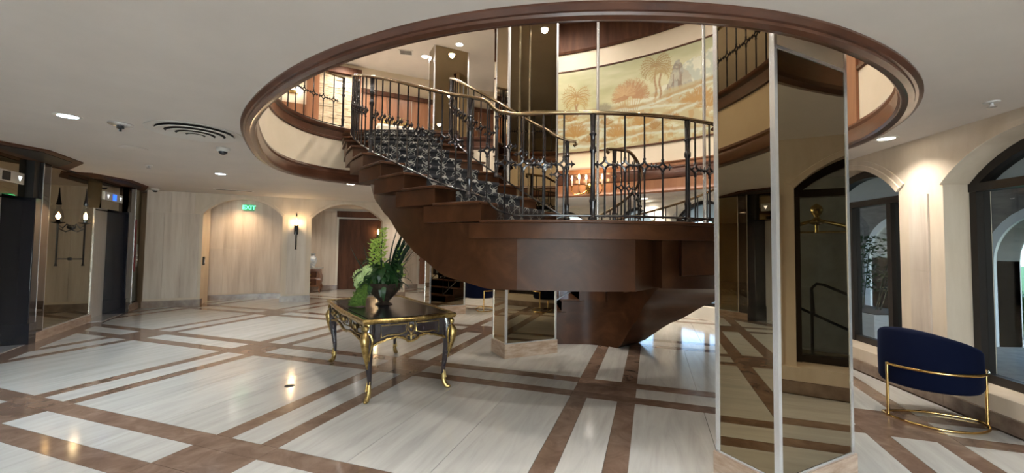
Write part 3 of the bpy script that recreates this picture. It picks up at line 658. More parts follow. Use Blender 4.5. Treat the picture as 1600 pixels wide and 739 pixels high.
# ================================================================== MIRRORED COLUMNS
def column(F, label, a=.80, b=.42, top=C2Z, cap=None):
    """rectangular column: face a along E1 from corner F, face b along E2"""
    F = Vector(F); t = thing('mirrored_column', label, 'column', V3(F+E1*a/2+E2*b/2))
    Wd('plinth', MB().obox(F, E1, E2, -.015, a+.015, -.015, b+.015, 0, .185), 'plinth', t)
    Wd('core', MB().obox(F, E1, E2, .012, a-.012, .012, b-.012, .18, top), 'dark', t)
    z1 = cap or top
    Wd('mirror_panel', MB().obox(F, E1, E2, .02, a-.02, .0, .012, .195, z1), 'bronze', t)
    if cap: Wd('plaster_panel', MB().obox(F, E1, E2, .02, a-.02, .0, .012, z1+.02, top), 'cream', t); Wd('steel_trim', MB().obox(F, E1, E2, .02, a-.02, -.004, .012, z1, z1+.02), 'steel', t)
    Wd('mirror_panel', MB().obox(F, E1, E2, .02, a-.02, b-.012, b, .195, top), 'bronze', t)
    Wd('mirror_panel', MB().obox(F, E1, E2, 0, .012, .02, b-.02, .195, top), 'bronze', t); Wd('mirror_panel', MB().obox(F, E1, E2, a-.012, a, .02, b-.02, .195, top), 'bronze', t)
    for x in (0, a-.022):
        for y in (0, b-.022): Wd('steel_trim', MB().obox(F, E1, E2, x-.004, x+.026, y-.004, y+.026, .185, top), 'steel', t)
    for p, q, r_, s_ in ((0, a, -.004, .012), (0, a, b-.012, b+.004), (-.004, .012, 0, b), (a-.012, a+.004, 0, b)):
        Wd('steel_trim', MB().obox(F, E1, E2, p, q, r_, s_, .185, .2), 'steel', t)
    return t
column((1.53, 2.40), 'large bronze mirrored column in the right foreground', .79, .40, cap=2.695)
column((-.07, 5.62), 'bronze mirrored column inside the curve of the staircase', .80, .42)
column((-1.745, 8.92), 'bronze mirrored column behind the staircase beyond the desk', .80, .42)

# ================================================================== STAIRCASE
ZL = 1.74; RS = (F2-ZL)/11
OUT = [(-.29, 3.80), (-.77, 4.08), (-1.15, 4.37), (-1.5, 4.68), (-1.84, 5.05), (-2.12, 5.44), (-2.37, 5.87), (-2.6, 6.33), (-2.8, 6.82), (-2.98, 7.35), (-3.1, 7.87)]
INN = [(.55, 5.12), (.30, 5.18), (.05, 5.26), (-.18, 5.36), (-.4, 5.52), (-.58, 5.75), (-.73, 6.05), (-.86, 6.42), (-.96, 6.84), (-1.04, 7.32), (-1.1, 7.84)]
def lerp_list(Ls, k):
    k = max(0, min(len(Ls)-1, k)); i = min(int(k), len(Ls)-2); a, b = Ls[i], Ls[i+1]; f = k-i
    p = lambda j: Ls[max(0, min(len(Ls)-1, j))]
    def cr(c): a0, a1, a2, a3 = p(i-1)[c], a[c], b[c], p(i+2)[c]; return .5*(2*a1+(a2-a0)*f+(2*a0-5*a1+4*a2-a3)*f*f+(3*a1-a0-3*a2+a3)*f**3)
    return Vector((cr(0), cr(1)))
def upo(k): return lerp_list(OUT, k-1)
def upi(k): return lerp_list(INN, k-1)
def upt(k, f): return upo(k).lerp(upi(k), f)          # f=0 outer .. 1 inner
stair = thing('staircase', 'curved mahogany staircase with stepped edge and landing rising through the ceiling opening', 'staircase', (.6, 4.4, 0))
def sub(k0, k1, f0, f1, n=3):
    return [tuple(upt(k0+(k1-k0)*i/n, f0)) for i in range(n+1)]+[tuple(upt(k1-(k1-k0)*i/n, f1)) for i in range(n+1)]
for k in range(1, 11):
    z = ZL+RS*k
    Wd('step_block', MB().prism(sub(k, min(k+1.30, 11), 0, 1), z-.19, z-.028), 'wood', stair, smooth=20)
    bevel(Wd('tread', MB().prism(sub(k-.07, k+1.0, -.018, 1.018), z-.03, z), 'wood', stair, smooth=20), .008)
    Wd('riser', MB().prism(sub(k+.0, k+.05, .004, .996, 1), z-RS, z-.03), 'wood', stair, smooth=20)
Wd('step_block', MB().prism([tuple(upt(11, 0)), tuple(upt(11, 1)), (-1.05, 8.2), (-3.05, 8.2)], F2-.19, F2-.028), 'wood', stair)
Wd('tread', MB().prism([tuple(upt(10.93, -.018)), tuple(upt(10.93, 1.02)), (-1.05, 8.4), (-3.1, 8.4)], F2-.03, F2), 'wood', stair)
Wd('riser', MB().prism([tuple(upt(11, 0)), tuple(upt(11, 1)), tuple(upt(11, 1)+Vector((0, .03))), tuple(upt(11, 0)+Vector((0, .03)))], F2-RS, F2-.03), 'wood', stair)
# carpet runner, one piece per step (tread + riser) with UVs in metres
def carpet_piece(k, top=False):
    mb = MB(); z = ZL+RS*k; e = .006; prof = [(k-.0, z-RS+.0), (k-.0, z-.03), (k-.075, z-.03), (k-.085, z-.01), (k-.075, z+e)]
    if not top: prof += [(k+.3, z+e), (k+.65, z+e), (k+1.0, z+e)]
    n = 8; uv = []; v0 = 0; lst = None
    for kk, zz in prof:
        a, b = upt(kk, .17), upt(kk, .80)
        mid = Vector((*a.lerp(b, .5), zz))
        if lst is not None: v0 += (mid-lst).length
        lst = mid
        for i in range(n+1):
            p = a.lerp(b, i/n); off = (upt(kk-.2, .5)-upt(kk, .5)).normalized()*e
            mb.v.append((p.x+off.x, p.y+off.y, zz)); uv.append(((b-a).length*i/n+.037*k, v0+k*.45))
    m = len(prof)
    for j in range(m-1):
        for i in range(n): q = j*(n+1)+i; mb.f.append((q, q+1, q+n+2, q+n+1))
    inv = WM[stair].inverted(); me = mesh_of('carpet_runner', mb, 'carpet', inv, smooth=0, recalc=False); ul = me.uv_layers.new(name='UVMap')
    for lp_ in me.loops: ul.data[lp_.index].uv = uv[lp_.vertex_index]
    link('carpet_runner', me, stair)
for k in range(1, 11): carpet_piece(k)
carpet_piece(11, True)
# lower flight around C2C
LC = Vector((1.05, 5.78)); NL = 10; RL = ZL/NL
def interp(xs, ys, x):
    if x <= xs[0]: return ys[0]
    for i in range(len(xs)-1):
        if x <= xs[i+1]: f = (x-xs[i])/(xs[i+1]-xs[i]); f = f*f*(3-2*f)*.3+f*.7; return ys[i]+(ys[i+1]-ys[i])*f
    return ys[-1]
P0, DS = -50, 28                       # five winders of 28 degrees, then a straight run towards -x
def lo(m):
    if m > 5: return Vector((1.05-.27*(m-5), 7.62))
    d = P0+DS*m; r = interp([-50, 0, 45, 90], [2.12, 1.98, 1.88, 1.84], d); a = math.radians(d); return LC+Vector((math.cos(a), math.sin(a)))*r
def li(m):
    if m > 5: return Vector((1.05-.27*(m-5), 6.44))
    a = math.radians(P0+DS*m); return LC+Vector((math.cos(a), math.sin(a)))*.66
def lsub(m0, m1, e0=0, e1=0, n=4):
    o = []; c = lambda p, q, e: tuple(p+(p-q).normalized()*e)
    for i in range(n+1): m = m0+(m1-m0)*i/n; o.append(c(lo(m), li(m), e0))
    for i in range(n+1): m = m1-(m1-m0)*i/n; o.append(c(li(m), lo(m), e1))
    return o
for m in range(NL-1):                   # tread m lies between riser line m and m+1, below the landing by m+1 risers
    z = ZL-RL*(m+1); zb = max(z-.19, .0)
    Wd('step_block', MB().prism(lsub(m-.25 if m else m, m+1), zb, z-.028), 'wood', stair, smooth=20)
    bevel(Wd('tread', MB().prism(lsub(m, m+1.07, .02, .015), z-.03, z), 'wood', stair, smooth=20), .008)
    Wd('riser', MB().prism(lsub(m+.94, m+1, -.004, -.004, 1), z-RL, z-.03), 'wood', stair, smooth=20)
Wd('riser', MB().prism(lsub(-.04, .02, -.004, -.004, 1), ZL-RL, ZL-.03), 'wood', stair, smooth=20)
# soffit spine of the lower flight: curved ribbon that touches the floor behind
rows = []
for i in range(57):
    m = -1.0+10.0*i/56; d = P0+DS*m
    if m <= 5:
        a = math.radians(d); u = Vector((math.cos(a), math.sin(a)))
        ro = interp([-78, -40, 0, 40, 90], [1.85, 1.82, 1.66, 1.32, 1.30], d); ri = interp([-78, -40, 0, 40, 90], [1.25, 1.0, .80, .74, .72], d)
        p, q = LC+u*ro, LC+u*ri
    else: p, q = Vector((1.05-.27*(m-5), LC.y+1.30)), Vector((1.05-.27*(m-5), LC.y+.72))
    zb = interp([-78, -45, -20, 0, 20, 41, 110], [1.12, 1.08, .95, .73, .40, .0, .0], d)
    zt = max(zb+.03, min(ZL-.16, ZL-RL*(m+1)-.04))
    rows.append([(q.x, q.y, zb), (p.x, p.y, zb), (p.x, p.y, zt), (q.x, q.y, zt)])
Wd('soffit', MB().loopstrip(rows), 'wood', stair, smooth=40)
# landing
front = [(-.29, 3.78), (.0, 3.68), (.35, 3.62), (.75, 3.60), (1.15, 3.63), (1.55, 3.72), (1.95, 3.88), (2.2, 4.02), tuple(lo(0))]
back = [tuple(li(0)), tuple(li(-.45)), tuple(li(-.9)), (.75, 5.12), (.55, 5.12)]
def inset_poly(front, d): return [(x, y+d) for x, y in front]
land = front+back
Wd('landing_fascia', MB().prism([tuple(upt(1.30, 0))]+land[0:]+[tuple(upt(1.30, 1))], ZL-.165, ZL-.028), 'wood', stair, smooth=20)
nose = [tuple(upt(.99, -.018))]+[(x, y-.022) for x, y in front[1:-1]]+[tuple(lo(0)+(lo(0)-LC).normalized()*.02)]+back
bevel(Wd('landing_floor', MB().prism(nose+[tuple(upt(1.1, 1))], ZL-.03, ZL), 'wood', stair, smooth=20), .008)
# landing body, and the left spine ribbon growing out of it
body = [(.05, 3.835), (.4, 3.80), (.8, 3.79), (1.14, 3.83), (2.12, 5.0), (1.6, 5.35), (.9, 5.1), (.4, 5.0)]
Wd('landing_body', MB().prism(body, 1.10, ZL-.16), 'wood', stair, smooth=20)
Wd('landing_wing', MB().prism([(1.58, 3.86), (1.95, 4.0), (2.3, 4.25), (2.55, 4.7), (2.1, 5.0), (1.75, 4.5)], [1.25, 1.25, 1.25, 1.2, 1.12, 1.2], ZL-.16), 'wood', stair, smooth=20)
rows = []
for i in range(49):
    k = .75+10.1*i/48
    fo = interp([.75, 1, 3, 5, 8, 11], [.06, .07, .13, .2, .24, .24], k); fi = .93
    zb = interp([.75, 1, 2, 3, 4, 5, 6, 8, 11], [1.10, 1.10, 1.19, 1.38, 1.60, 1.86, 2.05, 2.42, 2.95], k)
    zt = ZL+RS*(k-1)-.03; p, q = upt(max(k, .75), fo), upt(max(k, .75), fi)
    if k < 1: p = Vector((.05, 3.836)).lerp(upt(1, .07), (k-.75)/.25); q = Vector((.5, 5.0)); zt = ZL-.16
    rows.append([(p.x, p.y, zb), (q.x, q.y, zb+.0), (q.x, q.y, zt), (p.x, p.y, zt)])
Wd('soffit', MB().loopstrip(rows), 'wood', stair, smooth=40)

# ------------------------------------------------------------------ railings
HR = .98
def baluster_mb(knot=True, z0=.03, h=HR):
    mb = MB(); r = .0092; zk = h*.52; a = .062
    if knot:
        mb.tube([(0, 0, z0), (0, 0, zk-a)], r, 6); mb.tube([(0, 0, zk+a), (0, 0, h)], r, 6)
        for sx in (-1, 1):
            for sz in (-1, 1):
                pts = []
                for i in range(6):
                    t = PI/2*i/5; pts.append((sx*a*(1-math.sin(t)), 0, zk+sz*a*(1-math.cos(t))))
                mb.tube(pts, .0105, 5)
            mb.tube([(sx*a, 0, zk), (sx*(a+.012), 0, zk), (sx*(a+.022), 0, zk), (sx*(a+.042), 0, zk)], [.009, .020, .014, .002], 6)
            for sz in (-1, 1): mb.tube([(sx*(a+.012), 0, zk), (sx*(a+.006), 0, zk+sz*.034)], [.009, .004], 5)
        for zz in (zk-a, zk+a): mb.lathe([(.008, -.012), (.014, -.006), (.014, .006), (.008, .012)], 8, (0, 0, zz))
    else: mb.tube([(0, 0, z0), (0, 0, h)], r, 6)
    return mb
BAL = mesh_of('baluster', baluster_mb(), 'iron', smooth=50)
def newel_mb(h=HR, r=.024):
    return MB().lathe([(r*1.7, .0), (r*1.7, .02), (r*1.2, .04), (r, .06), (r*1.15, .16), (r*1.35, .18), (r, .2), (r*.9, .3), (r*.85, h*.62), (r*1.25, h*.64), (r*1.25, h*.67), (r*.95, h*.69), (r*.95, h*.78), (r*1.4, h*.80), (r*1.0, h*.82), (r*1.1, h-.06), (r*1.2, h-.02)], 12)
NEW = mesh_of('newel_post', newel_mb(), 'iron', smooth=50)
def path_sampler(pts):
    pts = [Vector(p) for p in pts]; d = [0]
    for a, b in zip(pts, pts[1:]): d.append(d[-1]+(b.xy-a.xy).length)
    def at(s):
        s = max(0, min(d[-1], s))
        for i in range(len(d)-1):
            if s <= d[i+1] or i == len(d)-2:
                f = (s-d[i])/max(1e-9, d[i+1]-d[i]); return pts[i].lerp(pts[i+1], f), (pts[i+1]-pts[i])
    return at, d[-1]
def railing(label, pts, newels=(), step=.15, loc=None, h=HR, volute=(False, False), group=None, shoe=True, closed=False, skip0=True):
    at, ln = path_sampler(pts)
    t = thing('stair_railing' if not closed else 'balcony_railing', label, 'railing', loc or pts[0])
    base = Vector(loc or pts[0])
    n = max(2, int(ln/.05)); P = [at(ln*i/n)[0] for i in range(n+1)]
    # smooth z a little
    top = [p+Vector((0, 0, h)) for p in P]
    if volute[0]: p, d = at(0); d = Vector((d.x, d.y, 0)).normalized(); top = [top[0]-d*.05-Vector((0, 0, .055)), top[0]-d*.085-Vector((0, 0, .03)), top[0]-d*.075-Vector((0, 0, .005)), top[0]-d*.04]+top
    if volute[1]: p, d = at(ln); d = Vector((d.x, d.y, 0)).normalized(); e = top[-1]; top = top+[e+d*.04, e+d*.075-Vector((0, 0, .005)), e+d*.085-Vector((0, 0, .03)), e+d*.05-Vector((0, 0, .055))]
    Wd('handrail', MB().tube(top, .019, 10, up=(0, 0, 1), sx=1.3), 'rail', t, smooth=60)
    if shoe: Wd('bottom_rail', MB().tube([p+Vector((0, 0, .045)) for p in P], .011, 6, up=(0, 0, 1), sx=1.4), 'iron', t, smooth=60)
    m = max(1, round(ln/step)); ns = sorted(newels)
    for i in range(m+1):
        s = ln*i/m
        p, d = at(s); a = math.atan2(d.y, d.x)
        nw = min([abs(s-q) for q in ns], default=9)
        if nw < step*.5: continue
        link('baluster', BAL, t, tuple(p-base), a)
    for q in ns:
        p, d = at(q); link('newel_post', NEW, t, tuple(p-base), math.atan2(d.y, d.x))
    return t
def upz(k): return ZL+RS*max(0, k-.15)
pts = []
fr = [(2.22, 4.12), (1.9, 3.98), (1.55, 3.83), (1.15, 3.74), (.75, 3.71), (.35, 3.73), (.02, 3.79)]
for x, y in fr: pts.append((x, y, ZL))
pts.append((-.16, 3.89, ZL+.06))
for i in range(0, 61):
    k = 1.05+9.95*i/60; p = upt(k, 0); q = upt(k, 1); p = p+(q-p).normalized()*.11; pts.append((p.x, p.y, upz(k)-.0))
pts = pts[1:]
at_, LN = path_sampler(pts)
railing('long outer railing sweeping from the landing up to the upper floor', pts, newels=[.28, 1.22, 2.42, 4.2, LN-.02], step=.185, volute=(True, False))
pts = []
for i in range(0, 61):
    k = .6+10.4*i/60; p = upt(max(k, 1), 1); q = upt(max(k, 1), 0); p = p+(q-p).normalized()*.10
    if k < 1: p = p+Vector((.5, .02))*(1-k)
    pts.append((p.x, p.y, upz(k)))
at_, LN = path_sampler(pts)
railing('short inner railing of the upper flight inside the curve', pts, newels=[.03, .95, LN*.62], step=.15, volute=(True, True))
pts = []
for i in range(0, 50):
    m = -.9+9.9*i/49; p = li(m); q = lo(m); p = p+(q-p).normalized()*.05; pts.append((p.x, p.y, ZL-RL*max(0, m+.1)))
railing('tightly curled inner railing of the lower flight behind the landing', pts, newels=[.03], step=.13, volute=(True, False))
pts = []
for i in range(0, 50):
    m = .05+8.95*i/49; p = lo(m); q = li(m); p = p+(q-p).normalized()*.1; pts.append((p.x, p.y, ZL-RL*max(0, m+.1)))
railing('outer railing of the lower flight hidden behind the mirrored column', pts, newels=[.03], step=.2)
# balcony railing around the opening
tA = math.atan2(7.87-OC.y, -3.22-OC.x); tB = 2*PI+TR
pts = []
for i in range(0, 141):
    t = tA+.01+(tB-tA-.01)*i/140; h = hole(t, .02); pts.append((h.x, h.y, F2))
at_, LN = path_sampler(pts)
railing('black iron balcony railing around the oval opening of the upper floor', pts, newels=[.02]+[1.6*j for j in range(1, int(LN/1.6))], step=.2, closed=True)
# slender steel hangers of the landing
for p, lb in (((1.03, 5.0), 'slender steel hanger rod rising behind the middle of the landing'), ((2.08, 4.47), 'slender steel hanger rod beside the large mirrored column')):
    t = thing('hanger_rod', lb, 'rod', (p[0], p[1], ZL-.02)); L('rod', MB().lathe([(.018, .0), (.018, C2Z-ZL+.02)], 12), 'steel', t)
    L('foot_flange', MB().lathe([(.035, .02), (.035, .03), (.02, .04)], 14), 'steel', t)

# ================================================================== DESK
def desk():
    # local frame: x = short side (0.81 between feet), y = long side
    a = math.atan2(.46, .68); c = Vector((-1.43, 3.99))
    ctr = Vector(((-1.43-.75-2.21-1.52)/4, (3.99+4.43+5.44+5.80)/4))
    t = thing('writing_desk', 'ornate black and gilt bureau plat desk with cabriole legs', 'desk', V3(ctr), a)
    hx, hy = .405, .81; H = .79
    def cs(p, q, n=10): return [p+(q-p)*i/n for i in range(n+1)]
    # outline of the top with serpentine edges
    def outline(ex, n=16, zz=0):
        o = []; X, Y = hx+ex, hy+ex
        for i in range(n): u = -1+2*i/n; o.append((u*X, -Y-.03*math.cos(u*PI*.5)**2+.018*math.cos(u*PI*1.5)**2*(abs(u) > .33)))
        for i in range(n): u = -1+2*i/n; o.append((X+.03*math.cos(u*PI*.5)**2, u*Y))
        for i in range(n): u = 1-2*i/n; o.append((u*X, Y+.03*math.cos(u*PI*.5)**2))
        for i in range(n): u = 1-2*i/n; o.append((-X-.03*math.cos(u*PI*.5)**2, u*Y))
        return o
    L('desktop', MB().prism(outline(.06), H-.04, H-.008), 'ebony', t, smooth=30)
    L('leather_inset', MB().prism(outline(.0), H-.008, H-.003), 'leather', t)
    oo = outline(.072); rows = []
    for i, (x, y) in enumerate(oo):
        l = math.hypot(x, y); w = .004*math.sin(i*1.9)
        ux, uy = (x/l, y/l); rows.append([(x+ux*(q+w), y+uy*(q+w), H+zz) for q, zz in ((-.03, -.004), (-.012, .004), (.006, -.002), (.014, -.014), (.006, -.03), (-.004, -.046), (-.03, -.046))])
    L('gilt_rim', MB().loopstrip(rows, closed=True), 'gold', t, smooth=60)
    # aprons with scalloped lower edge
    def apron(p, q, nrm, dips, name='apron'):
        mb = MB(); rows = []; gl = MB(); gp = []; n = 28
        for i in range(n+1):
            u = i/n; x = p[0]+(q[0]-p[0])*u; y = p[1]+(q[1]-p[1])*u; bow = .025*math.sin(PI*u)
            x += nrm[0]*bow; y += nrm[1]*bow; zb = dips(u)
            rows.append([(x, y, zb), (x-nrm[0]*.03, y-nrm[1]*.03, zb), (x-nrm[0]*.03, y-nrm[1]*.03, H-.04), (x, y, H-.04)])
            gp.append((x+nrm[0]*.006, y+nrm[1]*.006, zb+.006+.004*math.sin(i*2.3)))
        ap = L(name, mb.loopstrip(rows), 'ebony', t, smooth=30)
        L('gilt_edge', gl.tube(gp, [.010+.004*abs(math.sin(i*1.3)) for i in range(n+1)], 6), 'gold', ap, smooth=60)
        return ap
    def d_short(u): return H-.30+.115*math.sin(PI*u)**.6-.07*math.exp(-((u-.5)/.10)**2) if 0 < u < 1 else H-.30
    def d_long(u): return H-.30+.10*math.sin(PI*u)**.4-.045*(math.exp(-((u-.5)/.12)**2)) if 0 < u < 1 else H-.30
    fx, fy = hx+.02, hy+.02
    sa = apron((-fx, -fy), (fx, -fy), (0, -1), d_short); sb = apron((fx, fy), (-fx, fy), (0, 1), d_short)
    la = apron((-fx, fy), (-fx, -fy), (-1, 0), d_long); lb = apron((fx, -fy), (fx, fy), (1, 0), d_long)
    # frame mouldings and central mounts of each apron
    def rect_tube(parent, pts): L('gilt_frame', MB().tube(pts, .007, 6, closed=True), 'gold', parent, smooth=60)
    for sgn, par in ((-1, sa), (1, sb)):
        y = sgn*(fy+.026); rect_tube(par, [(-.30, y-.008*sgn, H-.07), (-.05, y, H-.07), (-.05, y, H-.15), (-.12, y, H-.17), (-.24, y, H-.165), (-.30, y-.01*sgn, H-.19)])
        rect_tube(par, [(.30, y-.008*sgn, H-.07), (.05, y, H-.07), (.05, y, H-.15), (.12, y, H-.17), (.24, y, H-.165), (.30, y-.01*sgn, H-.19)])
        mb = MB(); mb.ball((0, y, H-.10), .022, sc=(1, .5, 1)); mb.tube([(-.035, y, H-.06), (-.038, y, H-.12), (-.02, y, H-.15), (0, y, H-.165), (.02, y, H-.15), (.038, y, H-.12), (.035, y, H-.06)], .007, 6); mb.ball((0, y, H-.17), .014)
        for s2 in (-1, 1): mb.tube([(0, y, H-.20), (s2*.03, y, H-.185), (s2*.055, y, H-.20), (s2*.05, y, H-.215), (s2*.035, y, H-.21)], [.008, .009, .008, .006, .004], 6)
        mb.tube([(0, y, H-.16), (0, y, H-.23)], [.007, .012], 6); L('gilt_mount', mb, 'gold', par, smooth=60)
    for sgn, par in ((-1, la), (1, lb)):
        x = sgn*(fx+.026)
        for y0, y1 in ((-.74, -.28), (-.22, .22), (.28, .74)):
            rect_tube(par, [(x, y0, H-.07), (x, y1, H-.07), (x, y1, H-.16), (x, (y0+y1)/2, H-.18), (x, y0, H-.16)])
            mb = MB(); yc = (y0+y1)/2
            for s2 in (-1, 1): mb.tube([(x+sgn*.012, yc, H-.11), (x+sgn*.014, yc+s2*.05, H-.09), (x+sgn*.012, yc+s2*.09, H-.12), (x+sgn*.01, yc+s2*.07, H-.15), (x+sgn*.01, yc+s2*.05, H-.13)], [.010, .011, .010, .008, .004], 6)
            mb.ball((x+sgn*.01, yc, H-.12), .02); L('gilt_mount', mb, 'gold', par, smooth=60)
    # four cabriole legs with gilt caryatid corner mounts and sabots
    for sx in (-1, 1):
        for sy in (-1, 1):
            dg = Vector((sx, sy)).normalized(); prof = [(.0, H-.04, .055), (.018, H-.12, .058), (.030, H-.20, .056), (.032, H-.28, .050), (.022, H-.36, .041), (.006, H-.46, .031), (-.010, H-.56, .024), (-.014, H-.64, .019), (-.006, H-.70, .017), (.010, H-.745, .018), (.022, H-.775, .02)]
            P = [(sx*(hx-.01)+dg.x*o, sy*(hy-.01)+dg.y*o, z) for o, z, r in prof]
            # feet measured on the floor are at the corners of the frame
            lg = L('leg', MB().tube(P, [r for o, z, r in prof], 10, up=(dg.x, dg.y, 0)), 'ebony', t, smooth=60)
            mb = MB(); q = lambda o, z: (sx*(hx-.01)+dg.x*o, sy*(hy-.01)+dg.y*o, z)
            mb.ball(q(.070, H-.085), .030, sc=(1, 1, 1.15)); mb.ball(q(.082, H-.09), .012)                                           # head of the bust
            mb.tube([q(.045, H-.05), q(.06, H-.045)], [.035, .02], 8)
            mb.tube([q(.062, H-.115), q(.076, H-.15), q(.088, H-.19), q(.084, H-.24), q(.072, H-.30), q(.054, H-.37), q(.038, H-.43), q(.022, H-.49)], [.018, .034, .046, .038, .032, .024, .016, .006], 9)
            pt = Vector((-dg.y, dg.x))
            for s2 in (-1, 1):
                w = lambda o, z, k_: (q(o, z)[0]+pt.x*k_*s2, q(o, z)[1]+pt.y*k_*s2, z)
                mb.tube([w(.066, H-.125, .02), w(.06, H-.15, .05), w(.052, H-.20, .062), w(.05, H-.26, .048), w(.052, H-.33, .034), w(.04, H-.40, .022)], [.010, .013, .013, .011, .009, .005], 6)
            L('caryatid_mount', mb, 'gold', lg, smooth=60)
            mb = MB(); mb.tube([q(-.012, .155), q(-.008, .09), q(.006, .045), q(.03, .02), q(.055, .014), q(.062, .02)], [.019, .024, .027, .026, .019, .010], 9); mb.ball(q(.055, .018), .018)
            for s2 in (-1, 1): mb.tube([(q(.0, .16)[0]+pt.x*.014*s2, q(.0, .16)[1]+pt.y*.014*s2, .19), (q(.012, .1)[0]+pt.x*.02*s2, q(.012, .1)[1]+pt.y*.02*s2, .10)], [.004, .010], 6)
            L('gilt_foot', mb, 'gold', lg, smooth=60)
    return t
desk()

# ------------------------------------------------------------------ flower arrangement
def flowers():
    c = (-1.53, 5.02, .787)
    t = thing('flower_arrangement', 'green flower arrangement in a fluted bronze bowl standing on the desk', 'flowers', c); t.scale = (1.12, 1.12, 1.12)
    vs = L('bowl', MB().lathe([(.075, 0), (.085, .008), (.06, .02), (.045, .035), (.07, .06), (.12, .12), (.165, .19), (.185, .235), (.175, .235), (.15, .19), (.10, .15)], 48, flute=.10, nf=14), 'pot', t, smooth=60)
    R = random.Random(5)
    # moss drape
    mb = MB(); n = 10; rows = []
    for i in range(9):
        u = i/8; y = -.02-.17*math.sin(u*1.7); z = .27-.27*u**1.4; w = .04+.05*u
        rows.append([(-.12-.10*u+w*(j/n-.5)*2, y-.05*math.cos((j/n-.5)*PI)-.012*R.random(), max(.004, z+.02*R.random())) for j in range(n+1)])
    mb.strip(rows)
    o = L('moss_drape', mb, 'moss', t, smooth=80); s = o.modifiers.new('thick', 'SOLIDIFY'); s.thickness = .03
    tuft = MB()
    for i in range(420):
        u = R.random(); a = R.choice(rows[int(u*8)]); p = Vector(a)+Vector((R.uniform(-.02, .02), -.012, R.uniform(-.01, .01))); d = Vector((R.uniform(-1, 1), -1, R.uniform(-.8, .6))).normalized()*.028
        e = Vector((R.uniform(-1, 1), 0, R.uniform(-1, 1)))*.006; tuft.add([p-e, p+e, p+d], [(0, 1, 2)])
    o = L('moss_tufts', tuft, 'moss', t, smooth=0, recalc=False); o['kind'] = 'stuff'
    def leafm(length, wid, curl, n=5):
        mb = MB(); 
        for i in range(n+1):
            u = i/n; w = wid*math.sin(PI*min(.98, u*.9+.08))**.8; z = length*u*math.cos(curl*u); x = length*u*math.sin(curl*u)
            mb.v += [(x, -w, z), (x-.25*w, 0, z), (x, w, z)]
        for i in range(n):
            for j in range(2): a = i*3+j; mb.f.append((a, a+1, a+4, a+3))
        return mb
    shapes = [mesh_of('leaf', leafm(.13, .030, .9), 'leaf', smooth=60, recalc=False), mesh_of('leaf', leafm(.17, .024, 1.2), 'leaf', smooth=60, recalc=False)]
    def put(me, name, p, tilt, az, sc=1.0):
        o = bpy.data.objects.new(name, me); COL.objects.link(o); o.parent = t; o.location = p; o.rotation_euler = (0, tilt, az); o.scale = (sc, sc, sc); return o
    for i in range(210):
        a = R.uniform(0, 2*PI); rr = R.uniform(.02, .17)
        put(R.choice(shapes), 'leaf', (rr*math.cos(a)-.02, rr*math.sin(a)*.8, .20+R.uniform(0, .24)), R.uniform(.3, 1.7), a+R.uniform(-.4, .4), R.uniform(.7, 1.25))
    blade = mesh_of('blade_leaf', leafm(.52, .026, .22, 8), 'leafd', smooth=60, recalc=False); grass = mesh_of('blade_leaf', leafm(.50, .008, .35, 8), 'leafd', smooth=60, recalc=False)
    put(blade, 'blade_leaf', (-.08, 0, .22), -.85, .05, .95); put(blade, 'blade_leaf', (-.06, .05, .24), -.70, -.15, .85)
    for i in range(46): put(blade if i % 3 == 0 else grass, 'blade_leaf', (.08+R.uniform(-.05, .06), R.uniform(-.06, .06), .25), R.uniform(-.12, .38), R.uniform(-.5, .6), R.uniform(.85, 1.22))
    for i in range(12): put(grass, 'blade_leaf', (.0+R.uniform(-.05, .06), R.uniform(-.06, .06), .22), R.uniform(.3, 1.0), R.uniform(-3, 3), R.uniform(.6, .9))
    # tall lime spikes (gladiolus like)
    for bx, by, tx, hh in ((-.05, -.03, -.02, .62), (-.09, -.05, -.10, .50), (.14, .0, .17, .44)):
        sp = L('flower_spike', MB().tube([(bx, by, .2), ((bx+tx)/2, by, .2+hh/2), (tx, by, .2+hh-.02)], .006, 6), 'leaf', t)
        for i in range(30 if bx < .1 else 14):
            u = .25+.75*i/(30 if bx < .1 else 14); x = bx+(tx-bx)*u; a = i*2.4; r = .055*(1.15-u*.75)
            b = MB(); cx, cy, cz = x+r*math.cos(a), by+r*math.sin(a), .2+hh*u
            for q in range(4):
                aa = a+q*PI/2; b.add([(cx, cy, cz-.012), (cx+.03*math.cos(aa-.6), cy+.03*math.sin(aa-.6), cz+.014), (cx+.05*math.cos(aa), cy+.05*math.sin(aa), cz+.022), (cx+.03*math.cos(aa+.6), cy+.03*math.sin(aa+.6), cz+.014)], [(0, 1, 2), (0, 2, 3)])
            b.ball((cx, cy, cz), .013, 6, 4); L('blossom', b, 'lime', sp, smooth=0, recalc=False)
    # pale hydrangea heads
    for cx, cy, cz, r in ((-.21, -.10, .30, .085), (-.13, -.15, .36, .060), (-.25, -.02, .22, .06)):
        hb = MB()
        for i in range(90):
            th = math.acos(1-2*(i+.5)/90); ph = i*2.39996; n = Vector((math.sin(th)*math.cos(ph), math.sin(th)*math.sin(ph), math.cos(th))); p = Vector((cx, cy, cz))+n*r
            a = n.orthogonal().normalized(); b2 = n.cross(a); s_ = .013
            hb.add([p+a*s_, p+b2*s_, p-a*s_, p-b2*s_, p+n*.008], [(0, 1, 4), (1, 2, 4), (2, 3, 4), (3, 0, 4)])
        hb.ball((cx, cy, cz), r*.93, 10, 7); L('hydrangea_head', hb, 'mint', t, smooth=0, recalc=False)
flowers()

